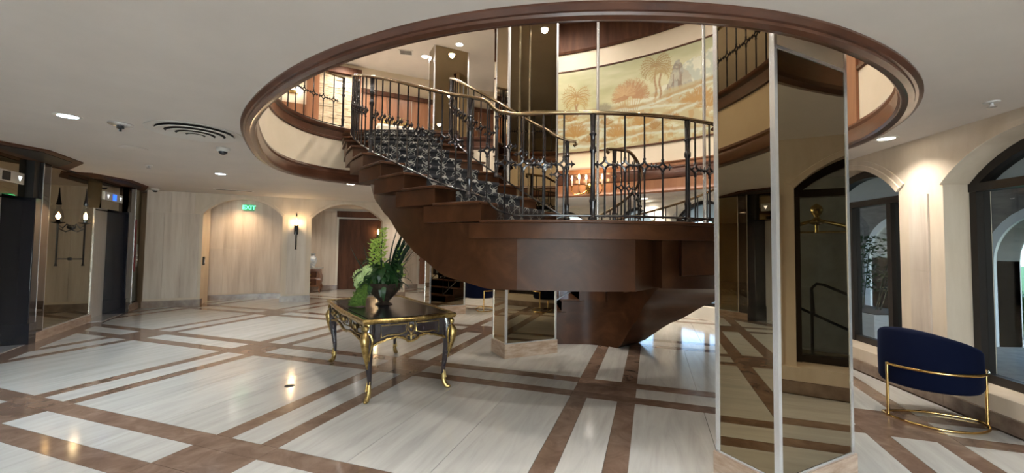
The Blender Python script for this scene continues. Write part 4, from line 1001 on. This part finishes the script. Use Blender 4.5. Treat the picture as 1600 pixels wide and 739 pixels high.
# ================================================================== BARREL CHAIRS
def barrel_chair(label, loc, rz, back=None):
    """local: back at -x, opens to +x"""
    t = thing('barrel_chair', label, 'armchair', loc, rz, 'navy velvet barrel chairs')
    n = 40; rows = []; R0, R1 = .37, .25; zb = .30
    for i in range(n+1):
        a = math.radians(35)+(2*PI-math.radians(70))*i/n; e = min(1, min(i, n-i)/4)
        zt = .60+.21*(.5-.5*math.cos(a)); c, s = math.cos(a), math.sin(a); rm = (R0+R1)/2; hw = (R0-R1)/2*(.80+.20*e)
        prof = [(rm+hw-.02, zb), (rm+hw, zb+.03), (rm+hw+.004, (zb+zt)/2), (rm+hw, zt-.035), (rm+hw*.75, zt-.010), (rm+hw*.35, zt), (rm-hw*.35, zt), (rm-hw*.75, zt-.010), (rm-hw, zt-.035), (rm-hw, zb)]
        rows.append([(r*c, r*s, z) for r, z in prof])
    o = L('shell', MB().loopstrip(rows), 'velvet', t, smooth=70)
    se = L('seat', MB().lathe([(.27, zb), (.35, zb), (.365, zb+.02), (.365, zb+.11), (.33, zb+.14), (.2, zb+.155), (.001, zb+.16)], 32), 'velvet', t, smooth=70)
    rows = []
    for i in range(25):
        a = PI/2+.35+(PI-.7)*i/24; c, s = math.cos(a), math.sin(a); zt = .60+.21*(.5-.5*math.cos(a))
        rows.append([(r*c, r*s, z) for r, z in ((.252, .45), (.20, .47), (.185, .56), (.19, zt-.05), (.215, zt-.015), (.245, zt-.01), (.252, .6))])
    L('back_cushion', MB().loopstrip(rows), 'velvet', t, smooth=70)
    hoop = []; HO = math.radians(58)
    for i in range(33): a = HO+PI-math.radians(75)+math.radians(150)*i/32; hoop.append((.392*math.cos(a), .392*math.sin(a), .475))
    L('gold_hoop', MB().tube(hoop, .012, 8), 'chairgold', t, smooth=60)
    a0, a1 = HO+PI-math.radians(75), HO+PI+math.radians(75); P = lambda a, r: Vector((r*math.cos(a), r*math.sin(a), .012))
    A_, B_ = P(a0, .392), P(a1, .392); mid = (A_+B_)/2; nn = (mid-P(HO+PI, .392)).normalized()
    ring = [P(a0+(a1-a0)*i/20, .392) for i in range(21)]
    ring += [B_.lerp(A_, i/12)+nn*(.10+.10*math.sin(PI*i/12)) for i in range(0, 13)]
    L('floor_ring', MB().tube(ring, .011, 8, closed=True), 'chairgold', t, smooth=60)
    for a in (HO+PI-math.radians(75), HO+PI+math.radians(75)):
        L('leg', MB().tube([(.392*math.cos(a), .392*math.sin(a), .0), (.392*math.cos(a), .392*math.sin(a), .487)], .013, 8), 'chairgold', t, smooth=60)
    return t
barrel_chair('navy velvet barrel chair on a gold frame beside the right window wall', (3.82, 3.84, 0), math.radians(15)).scale = (.93, .93, 1)
for p, rz, lb in (((-.75, 9.9), 2.2, 'navy barrel chair behind the staircase, just left of the mirrored column'), ((.62, 9.8), 1.2, 'navy barrel chair behind the staircase, just right of the mirrored column'), ((1.25, 10.6), .4, 'navy barrel chair farthest back, mostly hidden behind the lower stairs')):
    barrel_chair(lb, (p[0], p[1], 0), rz)
t = thing('round_table', 'small round marble table behind the stairs among navy chairs', 'table', (.05, 10.4, 0))
L('tabletop', MB().lathe([(.33, .47), (.35, .48), (.35, .5), (.33, .505)], 28), 'marble', t); L('pedestal', MB().lathe([(.18, 0), (.18, .015), (.03, .04), (.025, .45), (.1, .47)], 16), 'brass', t)

# ================================================================== DRESSER AND BUST IN THE CORRIDOR
do = FA+E1*3.62+E2*1.5
def dresser():
    t = thing('bombe_chest', 'small walnut bombe chest behind the second arch', 'chest', (-6.46, 13.05, 0), math.radians(17))
    m = M['panel']; rows = []
    for z, e in ((.18, -.03), (.25, .0), (.36, .035), (.48, .03), (.6, -.01), (.74, -.01)):
        rows.append([(-.45-e, .2, z), (-.45-e, -.22-e, z), (-.2, -.25-e*1.3, z), (.2, -.25-e*1.3, z), (.45+e, -.22-e, z), (.45+e, .2, z)])
    L('body', MB().loopstrip(rows), 'panel', t); L('marble_top', MB().box(-.50, .50, -.30, .22, .74, .775), 'marble', t)
    for sx in (-1, 1):
        for sy in (-1, 1): L('leg', MB().tube([(sx*.42, sy*.19-.01, .26), (sx*.455, sy*.21, .16), (sx*.43, sy*.2, .07), (sx*.45, sy*.21, .0)], [.035, .03, .018, .022], 8), 'panel', t, smooth=60)
    for z in (.32, .55):
        d = L('drawer', MB().box(-.36, .36, -.305, -.25, z-.08, z+.10), 'doorwood', t)
        for x in (-.2, .2): L('drawer_pull', MB().ball((x, -.31, z), .02), 'brass', d)
    t = thing('porcelain_vase', 'pale blue and white porcelain vase on the walnut chest', 'vase', (-6.24, 13.05, .775))
    L('body', MB().lathe([(.07, 0), (.075, .01), (.06, .04), (.11, .12), (.13, .22), (.10, .32), (.05, .37), (.05, .40), (.08, .43)], 24), 'porc', t, smooth=60)
dresser()
t = thing('exit_sign', 'lit green EXIT sign hanging in the alcove arch', 'sign', V3(AB+E1*1.88+NF*.05, 2.42))
Wd('housing', MB().obox(AB, E1, NF, 1.77, 2.02, .02, .05, 2.38, 2.54), 'exitbg', t)
def text3d(txt, size, m, parent, mw_):
    cu = bpy.data.curves.new('lettering', 'FONT'); cu.body = txt; cu.size = size; cu.extrude = .002; cu.align_x = 'CENTER'; cu.align_y = 'CENTER'; cu.materials.append(M[m]); cu.offset = size*.03
    tmp = bpy.data.objects.new('tmp', cu); COL.objects.link(tmp); dg = bpy.context.evaluated_depsgraph_get(); me = bpy.data.meshes.new_from_object(tmp.evaluated_get(dg)); bpy.data.objects.remove(tmp)
    inv = WM[parent].inverted() if parent in WM else Matrix(); me.transform(inv @ mw_); me.name = 'lettering'
    return link('lettering', me, parent)
p = AB+E1*1.895+NF*.054
text3d('EXIT', .15, 'green', t, Matrix(((E1.x, 0, NF.x, p.x), (E1.y, 0, NF.y, p.y), (0, 1, 0, 2.46), (0, 0, 0, 1))))
t = thing('call_box', 'small black call box on the left jamb of the alcove', 'call panel', V3(FA+E1*1.07+E2*.2, .95)); Wd('housing', MB().obox(FA, E1, E2, 1.06, 1.09, .14, .26, .96, 1.16), 'dark', t); Wd('key_slot', MB().obox(FA, E1, E2, 1.09, 1.095, .17, .23, 1.0, 1.1), 'steel', t)

# ================================================================== SCONCES
def glow(loc, e, col=(1, .72, .42), r=.03):
    l = bpy.data.lights.new('candle_light', 'POINT'); l.energy = e; l.color = col; l.shadow_soft_size = r; o = bpy.data.objects.new('candle_light', l); COL.objects.link(o); o.location = loc; return o
def sconce(p, n, label, e=5, sc=1.0, candle=1.95):
    n = Vector(n).normalized(); t = thing('wall_sconce', label, 'sconce', V3(p, candle-.75*sc)); c = Vector(p)+n*.12
    Wd('torch_stem', MB().tube([V3(c, candle-.62*sc), V3(c, candle-.60*sc), V3(c, candle-.24*sc)], [.03, .016, .018], 10), 'iron', t)
    Wd('cup', MB().lathe([(.022, -.24*sc), (.05, -.235*sc), (.052, -.02), (.06, 0), (.045, .004)], 14, V3(c, candle)), 'iron', t, smooth=50)
    Wd('bracket', MB().tube([V3(p, candle-.42*sc), V3(c, candle-.42*sc)], .012, 8).tube([V3(p, candle-.18*sc), V3(c, candle-.18*sc)], .012, 8), 'iron', t)
    Wd('bulb', MB().lathe([(.012, 0), (.024, .03), (.028, .07), (.018, .12), (.004, .16)], 12, V3(c, candle+.01)), 'flame', t, smooth=70)
    Wd('finial', MB().lathe([(.02, .23), (.012, .25), (.018, .27), (.004, .33)], 10, V3(c, candle)).tube([V3(p, candle+.24), V3(c, candle+.24)], .006, 6), 'iron', t)
    g = glow(V3(c+n*.03, candle+.09), e); g.parent = t; g.matrix_parent_inverse = WM[t].inverted(); return t
sconce(FA+E1*3.06, NF, 'iron torch sconce with a lit candle bulb on the pier between the two arches', 7, candle=1.98)
sconce(KA+KD*1.98+KN*.06, KN, 'lit torch sconce left of the two on the far corridor wall by the dark doors', 4, candle=1.85)
sconce(KA+KD*2.5+KN*.06, KN, 'lit torch sconce right of the two on the far corridor pier above the flowers', 4, candle=1.95)
# mirror mounted double bar sconce
o = W0+E2*1.13; t = thing('wall_sconce', 'hurricane glass sconce on iron scrolls mounted on the bronze wall mirror', 'sconce', V3(o, 1.2))
c = o+E1*.17
Wd('rod', MB().tube([V3(c, 1.08), V3(c, 1.13), V3(c, 1.80)], [.022, .012, .014], 8), 'iron', t)
Wd('scroll_bracket', MB().tube([V3(o, 1.74), V3(o+E1*.06, 1.79), V3(o+E1*.11, 1.72), V3(c, 1.78)], .012, 6).tube([V3(o, 1.70), V3(o+E1*.07, 1.66), V3(c, 1.72)], .01, 6).tube([V3(o, 1.2), V3(c, 1.2)], .01, 6).ball(V3(o+E1*.02, 1.74), .04).ball(V3(o+E1*.01, 1.2), .025), 'iron', t, smooth=60)
Wd('drip_pan', MB().lathe([(.02, .0), (.085, .02), (.09, .03), (.02, .03)], 16, V3(c, 1.79)), 'iron', t)
Wd('bulb', MB().lathe([(.014, 0), (.02, .04), (.022, .08), (.004, .13)], 10, V3(c, 1.86)), 'flame', t, smooth=60)
Wd('glass_chimney', MB().lathe([(.05, 0), (.072, .08), (.06, .15), (.03, .24), (.032, .28)], 16, V3(c, 1.82)), 'glass', t, smooth=60)
Wd('candle_cup', MB().lathe([(.03, 0), (.03, .06)], 10, V3(c, 1.81)), 'iron', t)
Wd('canopy_finial', MB().lathe([(.03, 0), (.035, .02), (.02, .1), (.01, .22), (.004, .3)], 10, V3(c, 2.11)), 'iron', t)
g = glow(V3(c, 1.92), 4); g.parent = t; g.matrix_parent_inverse = WM[t].inverted()
# candelabra on the wood band beneath the mural
ta = math.atan2(7.9-OC.y, 1.55-OC.x); hp = hole(ta, .135); hn = (hole(ta, .5)-hole(ta, 0)).normalized(); ht = Vector((-hn.y, hn.x))
t = thing('candelabra', 'brass candelabra with lit candle bulbs on the wood band under the mural', 'chandelier', V3(hp, 2.5)); c = hp+hn*.16
Wd('back_plate', MB().ball(V3(hp, 2.62), .07, sc=(1, 1, 1.4)), 'brass', t, smooth=60)
for k in (-2, -1, 0, 1, 2):
    e = c+ht*k*.14+hn*(.06-.02*abs(k)); z = 2.62+.02*(k % 2)
    Wd('arm', MB().tube([V3(hp, 2.60), V3(hp+hn*.05+ht*k*.06, 2.50), V3(c+ht*k*.12, 2.47), V3(e, 2.53), V3(e, z)], .009, 6), 'brass', t, smooth=60)
    Wd('drip_pan', MB().lathe([(.01, -.01), (.035, 0), (.035, .008), (.012, .01)], 12, V3(e, z)), 'brass', t)
    Wd('candle', MB().lathe([(.012, 0), (.012, .1)], 8, V3(e, z+.01)), 'frost', t); Wd('bulb', MB().lathe([(.01, 0), (.018, .03), (.014, .06), (.003, .09)], 8, V3(e, z+.11)), 'flame', t, smooth=60)
g = glow(V3(c+hn*.05, 2.78), 6); g.parent = t; g.matrix_parent_inverse = WM[t].inverted()
# upstairs: wall lamp and console with gilded driftwood
p = UA+E1*-1.25; t = thing('wall_lamp', 'double glass wall lamp glowing on the upper floor back left', 'lamp', V3(p, 5.0))
Wd('back_plate', MB().obox(p, E1, UN, -.12, .12, .0, .05, 4.98, 5.04), 'brass', t)
for q in (-.12, .12): Wd('shade', MB().ball(V3(p+E1*q+UN*.12, 5.05), .06, sc=(1, 1, .8)), 'lamp', t, smooth=60)
p = UA+E1*1.02+UN*.35; t = thing('console_table', 'cream console table on the upper floor behind the railing', 'table', V3(p, F2-.02))
Wd('tabletop', MB().obox(p, E1, UN, -.42, .42, -.18, .18, 4.36, 4.41), 'white', t); Wd('apron', MB().obox(p, E1, UN, -.38, .38, -.15, .15, 4.26, 4.36), 'white', t)
for a in (-.36, .30):
    for b in (-.15, .11): Wd('leg', MB().obox(p, E1, UN, a, a+.05, b, b+.05, F2-.02, 4.26), 'white', t)
R = random.Random(3); mb = MB()
for i in range(16):
    x = R.uniform(-.34, .34); pts = [V3(p+E1*x+UN*R.uniform(-.08, .08), 4.43+R.uniform(0, .03))]
    for j in range(4): q = pts[-1]; pts.append(q+Vector((E1.x*R.uniform(-.1, .14), E1.y*R.uniform(-.1, .14), R.uniform(-.0, .075))))
    mb.tube(pts, [.03, .026, .02, .014, .004], 6)
tag(Wd('driftwood_sculpture', mb, 'gold', None, smooth=60), 'gilded driftwood sculpture lying on the upper console table', 'sculpture')

# ================================================================== CEILING FIXTURES
def spot(loc, e, col=(1, .86, .70), size=125, blend=.9, r=.06):
    l = bpy.data.lights.new('downlight_beam', 'SPOT'); l.energy = e; l.color = col; l.spot_size = math.radians(size); l.spot_blend = blend; l.shadow_soft_size = r
    o = bpy.data.objects.new('downlight_beam', l); COL.objects.link(o); o.location = loc; return o
DL_ring = mesh_of('trim_ring', MB().strip([[(r*math.cos(2*PI*i/28), r*math.sin(2*PI*i/28), z) for r, z in ((.105, .0), (.10, -.006), (.078, -.006), (.072, .0))] for i in range(28)], closed=True), 'plastic', smooth=50)
DL_lens = mesh_of('lens', MB().lathe([(.001, -.003), (.074, -.003), (.074, -.0005), (.001, -.0005)], 28), 'lamp', smooth=0)
DL_cool = mesh_of('lens', MB().lathe([(.001, -.003), (.074, -.003), (.074, -.0005), (.001, -.0005)], 28), 'lampcool', smooth=0)
def downlight(x, y, z, label, e=1.0, cool=False, group=None, col=None, size=125):
    t = thing('downlight', label, 'ceiling light', (x, y, z), group=group)
    link('trim_ring', DL_ring, t); link('lens', DL_cool if cool else DL_lens, t)
    o = spot((0, 0, -.02), LAMP*e, col or ((.80, .90, 1) if cool else (1, .86, .70)), size); o.parent = t; return t
downlight(-4.28, 3.94, CZ, 'bright cool downlight in the ceiling at the far left', 1.2, True)
downlight(-5.08, 7.17, CZ, 'cool downlight in front of the alcove arch', 1.1, True)
downlight(-3.21, 8.19, CZ, 'small downlight under the ceiling just below the stair edge', .8)
downlight(3.98, 4.38, CZ, 'downlight close to the right window wall between the two arches', .42, col=(1, .93, .84))
downlight(-7.05, 10.75, CZ-.0, 'downlight inside the arched alcove', .42, col=(1, .70, .42))
for x, y in ((-.6, .9), (2.6, .9), (-3.4, .6), (-5.0, -1.0), (1.0, -2.2), (-2.4, -2.6), (3.2, -3)): downlight(x, y, CZ, 'added cool downlight outside the frame that brightens the lobby', 1.25, True, 'added lobby downlights behind the viewer')  # extra unseen lamps, added to raise the lobby light level
for x, y in ((3.6, 8.2), (1.8, 9.6), (-.4, 10.6), (3.2, 10.0), (-4.6, 12.6), (-3.0, 11.4), (.5, 12.4), (-6.4, 12.5)): downlight(x, y, CZ, 'added unseen downlight that brightens the lobby beyond the staircase', .8 if x > -2 else .42, group='added lobby downlights behind the staircase')  # hidden lamps added to brighten the space behind the stairs
for x, y, lb in ((-2.08, 9.5, 'upper downlight beside the air grille left of the column'), (-3.95, 9.5, 'upper downlight near the back wall above the balcony rail'), (-3.2, 9.2, 'upper downlight just above the stair handrail')): downlight(x, y, C2Z, lb, .75, size=150, col=(1, .92, .82))
for x, y in ((-5.5, 6), (-4.5, 3), (-1.5, 1.2), (1.8, .9), (-1.2, 8.9), (.6, 7.0), (1.2, 5.2), (-1.6, 6.6), (-.6, 4.4), (2.4, 4.6), (-6, 9), (.5, 2.6)): downlight(x, y, C2Z, 'added downlight brightening the upper floor, hidden above the ring or outside the frame', 1.15, group='added upper downlights out of view', size=165, col=(1, .92, .82))  # unseen lamps added to light the upper floor and its ceiling
# round air diffuser
def rings(name, label, cat, x, y, z, radii, m='plastic'):
    t = thing(name, label, cat, (x, y, z))
    for i, (r0, r1, dz0, dz1) in enumerate(radii):
        rows = [[(r*math.cos(2*PI*k/40), r*math.sin(2*PI*k/40), zz) for r, zz in ((r0, dz0), (r1, dz1), (r1, dz1+.006), (r0, dz0+.006))] for k in range(40)]
        L('louvre_ring', MB().loopstrip(rows, closed=True), m, t, smooth=50)
    L('duct', MB().lathe([(.001, -.002), (radii[0][1]*.8, -.002), (radii[0][1]*.8, -.0005)], 40), 'dark', t); return t
rings('air_diffuser', 'large round louvred air diffuser in the ceiling left of the wood ring', 'vent', -3.44, 4.45, CZ, [(.36, .43, -.004, -.010), (.27, .345, -.018, -.028), (.18, .25, -.028, -.038), (.09, .16, -.036, -.045), (.001, .07, -.045, -.045)])
t = thing('linear_vent', 'narrow slotted air vent in the ceiling above the alcove', 'vent', (-6.3, 9.35, CZ), .46); L('frame', MB().box(-.38, .38, -.06, .06, -.008, -.0005), 'plastic', t)
for k in range(3): L('slot', MB().box(-.34, .34, -.038+k*.03, -.022+k*.03, -.010, -.007), 'dark', t)
t = thing('air_grille', 'small square air grille in the upper ceiling', 'vent', (-2.47, 9.3, C2Z), .2); L('frame', MB().box(-.16, .16, -.12, .12, -.01, -.001), 'plastic', t)
for k in range(6): L('slat', MB().box(-.13, .13, -.095+k*.033, -.08+k*.033, -.014, -.009), 'dark', t)
t = thing('smoke_detector', 'white and chrome smoke detector with hanging sprinkler near the round diffuser', 'detector', (-3.99, 4.17, CZ)); L('base', MB().lathe([(.10, -.001), (.10, -.012), (.075, -.022), (.03, -.028)], 24), 'steel', t); L('sensor', MB().lathe([(.03, -.028), (.032, -.05), (.012, -.055), (.012, -.08)], 14), 'iron', t)
t = thing('speaker_disc', 'flat round ceiling cover behind the smoke detector', 'ceiling cover', (-4.86, 5.27, CZ)); L('disc', MB().lathe([(.15, -.001), (.15, -.008), (.14, -.012)], 30), 'paint', t)
def dome(x, y, label):
    t = thing('dome_camera', label, 'security camera', (x, y, CZ)); L('base', MB().lathe([(.075, -.001), (.075, -.03), (.06, -.045)], 24), 'plastic', t); L('dome', MB().ball((0, 0, -.045), .05, 16, 8, (1, 1, .8)), 'black', t, smooth=60)
dome(-3.67, 5.21, 'dome security camera beside the round air diffuser'); dome(-8.0, 9.25, 'small dome camera over the travertine corner')
for x, y, lb in ((3.81, 3.26, 'ceiling sprinkler head near the right window'), (-5.68, 6.43, 'ceiling sprinkler head in front of the elevators')):
    t = thing('sprinkler', lb, 'sprinkler', (x, y, CZ)); L('escutcheon', MB().lathe([(.05, -.001), (.045, -.012)], 18), 'plastic', t); L('head', MB().lathe([(.012, -.012), (.012, -.04), (.03, -.042), (.03, -.046)], 12), 'steel', t)

# ================================================================== OUTSIDE
mb = MB(); mb.box(4.75, 60, -30, 70, -.25, -.12); gr = struct('ground', mb, 'paving', 'paving and ground outside the windows')
mb = MB(); mb.box(4.7, 9.0, 4.6, 16, 2.95, 3.1); struct('ceiling_arcade', mb, 'exwhite', 'white soffit of the outdoor arcade')
lw = MB(); lw.box(9.6, 60, -30, 70, -.12, -.10); tag(L('lawn', lw, 'lawn'), 'green lawn beyond the outdoor arcade', 'lawn'); bpy.data.objects['lawn']['kind'] = 'stuff'
AO = Vector((8.4, 4.7)); AD = Vector((0, 1)); AN = Vector((-1, 0))
ar = MB(); tr = MB(); ops = [(.9+i*2.5, 2.5+i*2.5) for i in range(5)]; last = 0
for a, b in ops:
    ar.obox(AO, AD, AN, last, a, -.4, 0, -.12, 2.96); 
    def ah(mbx, e0, e1_, r, b0, b1, zc=1.35):
        rows = []
        for i in range(17):
            q = PI*i/16; cx = (a+b)/2; s = cx-(b-a)/2*math.cos(q); z = zc+(b-a)/2*math.sin(q)
            s2 = cx-((b-a)/2+r)*math.cos(q); z2 = zc+((b-a)/2+r)*math.sin(q)
            A = AO+AD*s+AN*b0; B = AO+AD*s+AN*b1; Cc = AO+AD*s2+AN*b1; Dd = AO+AD*s2+AN*b0
            rows.append([(A.x, A.y, z), (B.x, B.y, z), (Cc.x, Cc.y, z2), (Dd.x, Dd.y, z2)])
        return mbx.loopstrip(rows)
    ah(tr, 0, 0, .14, -.42, .05)
    for x0, x1 in ((a-.14, a), (b, b+.14)): tr.obox(AO, AD, AN, x0, x1, -.42, .05, -.12, 1.36)
    rows = []
    for i in range(17):
        q = PI*i/16; s = (a+b)/2-(b-a)/2*math.cos(q); z = 1.35+(b-a)/2*math.sin(q); A = AO+AD*s; rows.append([(A.x, A.y, z), (A.x+.4, A.y, z), (A.x+.4, A.y, 2.96), (A.x, A.y, 2.96)])
    ar.loopstrip(rows); last = b
aw = struct('wall_arcade', ar, 'extaupe', 'dark stone outdoor arcade wall'); L('arch_surround', tr, 'exwhite', aw)
# side face of the porch: grey stone wall with handrails, seen only in the mirror
mb = MB().box(7.2, 7.4, -5, 4.7, -.12, 2.96); sw = struct('wall_porch', mb, 'exstone', 'grey stone wall outside the near window')
for i in range(6):
    for k in range(3): link('stone_panel', mesh_of('stone_panel', MB().box(7.18, 7.2, -3.4+i*1.3, -2.105+i*1.3, -.1+k*1.0, .896+k*1.0), 'exstone', smooth=0), sw)
mb = MB().box(7.2, 8.5, 4.55, 4.75, -.12, 2.96); struct('wall_porch_return', mb, 'exwhite')
t = thing('handrail', 'black iron handrail on the ramp outside the near window', 'railing', (5.9, 2.6, -.12))
for y0, x in ((2.45, 5.95), (1.3, 6.25)):
    Wd('rail', MB().tube([(x, y0+.02, .6), (x, y0, .96), (x, y0+.06, 1.03), (x, y0+.14, 1.02), (x, y0+2.2, .1)], .02, 8), 'iron', t, smooth=60)
    for q in (.0, .9, 1.8): Wd('post', MB().tube([(x, y0+q, -.12), (x, y0+q, .96-q*.42)], .02, 8), 'iron', t)
t = thing('luggage_cart', 'brass birdcage luggage cart standing outside the near window', 'luggage cart', (5.5, 2.53, -.12))
for sx in (-1, 1):
    for sy in (-1, 1):
        L('upright', MB().tube([(sx*.26, sy*.48, .22), (sx*.26, sy*.48, 1.70), (sx*.24, sy*.44, 1.82), (sx*.17, sy*.30, 1.93), (sx*.05, sy*.08, 2.0), (0, 0, 2.01)], .019, 8), 'brass', t, smooth=60)
        L('wheel', MB().lathe([(.03, -.02), (.085, -.02), (.085, .02), (.03, .02)], 14, (sx*.2, sy*.4, .085)), 'black', t)
L('hanging_bar', MB().tube([(0, -.46, 1.86), (0, .46, 1.86)], .014, 8), 'brass', t); L('deck', MB().box(-.32, .32, -.55, .55, .17, .24), 'brass', t); L('finial', MB().lathe([(.02, 1.86), (.02, 1.95), (.10, 1.98), (.11, 2.0), (.04, 2.04), (.03, 2.07), (.06, 2.11), (.075, 2.15), (.06, 2.2), (.02, 2.23), (.005, 2.24)], 16), 'brass', t, smooth=60)
# planter, shrub, hedge
t = thing('planter', 'white rendered planter outside the right window', 'planter', (6.1, 7.4, -.12)); L('box', MB().box(-.45, .45, -.9, .9, 0, .62), 'exwhite', t); L('soil', MB().box(-.4, .4, -.85, .85, .6, .63), 'dark', t)
t = thing('shrub', 'leafy small shrub growing in the white planter', 'shrub', (6.1, 7.4, .5)); R = random.Random(9)
for i in range(9):
    x, y = R.uniform(-.25, .25), R.uniform(-.7, .7); L('stem', MB().tube([(x*.4, y*.6, 0), (x*.7, y*.8, .5), (x, y, R.uniform(.8, 1.15))], .008, 5), 'leafd', t)
lm = MB()
for i in range(700):
    c = Vector((R.gauss(0, .26), R.gauss(0, .45), R.uniform(.3, 1.25))); d = Vector((R.uniform(-1, 1), R.uniform(-1, 1), R.uniform(-.6, 1))).normalized(); a = d.orthogonal().normalized()
    lm.add([c, c+d*.045+a*.02, c+d*.09, c+d*.045-a*.02], [(0, 1, 2, 3)])
o = L('foliage', lm, 'leaf', t, smooth=0, recalc=False); o['kind'] = 'stuff'
def hedge(x0, x1, y0, y1, h, label, seed):
    R = random.Random(seed); mb = MB(); mb.box(x0+.05, x1-.05, y0+.05, y1-.05, -.1, h-.05)
    for i in range(2600):
        f = R.random(); c = Vector((R.uniform(x0, x1), R.uniform(y0, y1), h)) if f < .35 else Vector((x0, R.uniform(y0, y1), R.uniform(-.1, h)))
        d = Vector((R.uniform(-1, .3), R.uniform(-1, 1), R.uniform(-.3, 1))).normalized(); a = d.orthogonal().normalized(); mb.add([c, c+d*.05+a*.03, c+d*.1, c+d*.05-a*.03], [(0, 1, 2, 3)])
    tag(L('hedge', mb, 'hedge', smooth=0, recalc=False), label, 'hedge')
hedge(11.5, 12.6, 2, 20, .55, 'clipped green hedge in the sun beyond the arcade', 4)
for x, y, s, lb in ((20, 12, 1.4, 'broad leafy tree beyond the lawn, left one'), (22, 22, 1.7, 'broad leafy tree beyond the lawn, right one'), (19, 33, 1.5, 'tree far behind the arcade')):
    t = thing('tree', lb, 'tree', (x, y, -.1)); L('trunk', MB().tube([(0, 0, 0), (.1, 0, 1.5), (0, .1, 3)], [.25, .18, .12], 8), 'doorwood', t); mb = MB(); R = random.Random(int(x))
    for i in range(3500):
        v = Vector((R.gauss(0, 1), R.gauss(0, 1), R.gauss(0, 1))).normalized()*R.uniform(.75, 1); c = Vector((v.x*1.9*s, v.y*1.9*s, 3.6+v.z*1.6*s)); d = Vector((R.uniform(-1, 1), R.uniform(-1, 1), R.uniform(-1, 1))).normalized(); a = d.orthogonal().normalized(); mb.add([c, c+d*.12+a*.07, c+d*.25, c+d*.12-a*.07], [(0, 1, 2, 3)])
    o = L('foliage', mb, 'hedge', t, smooth=0, recalc=False); o['kind'] = 'stuff'
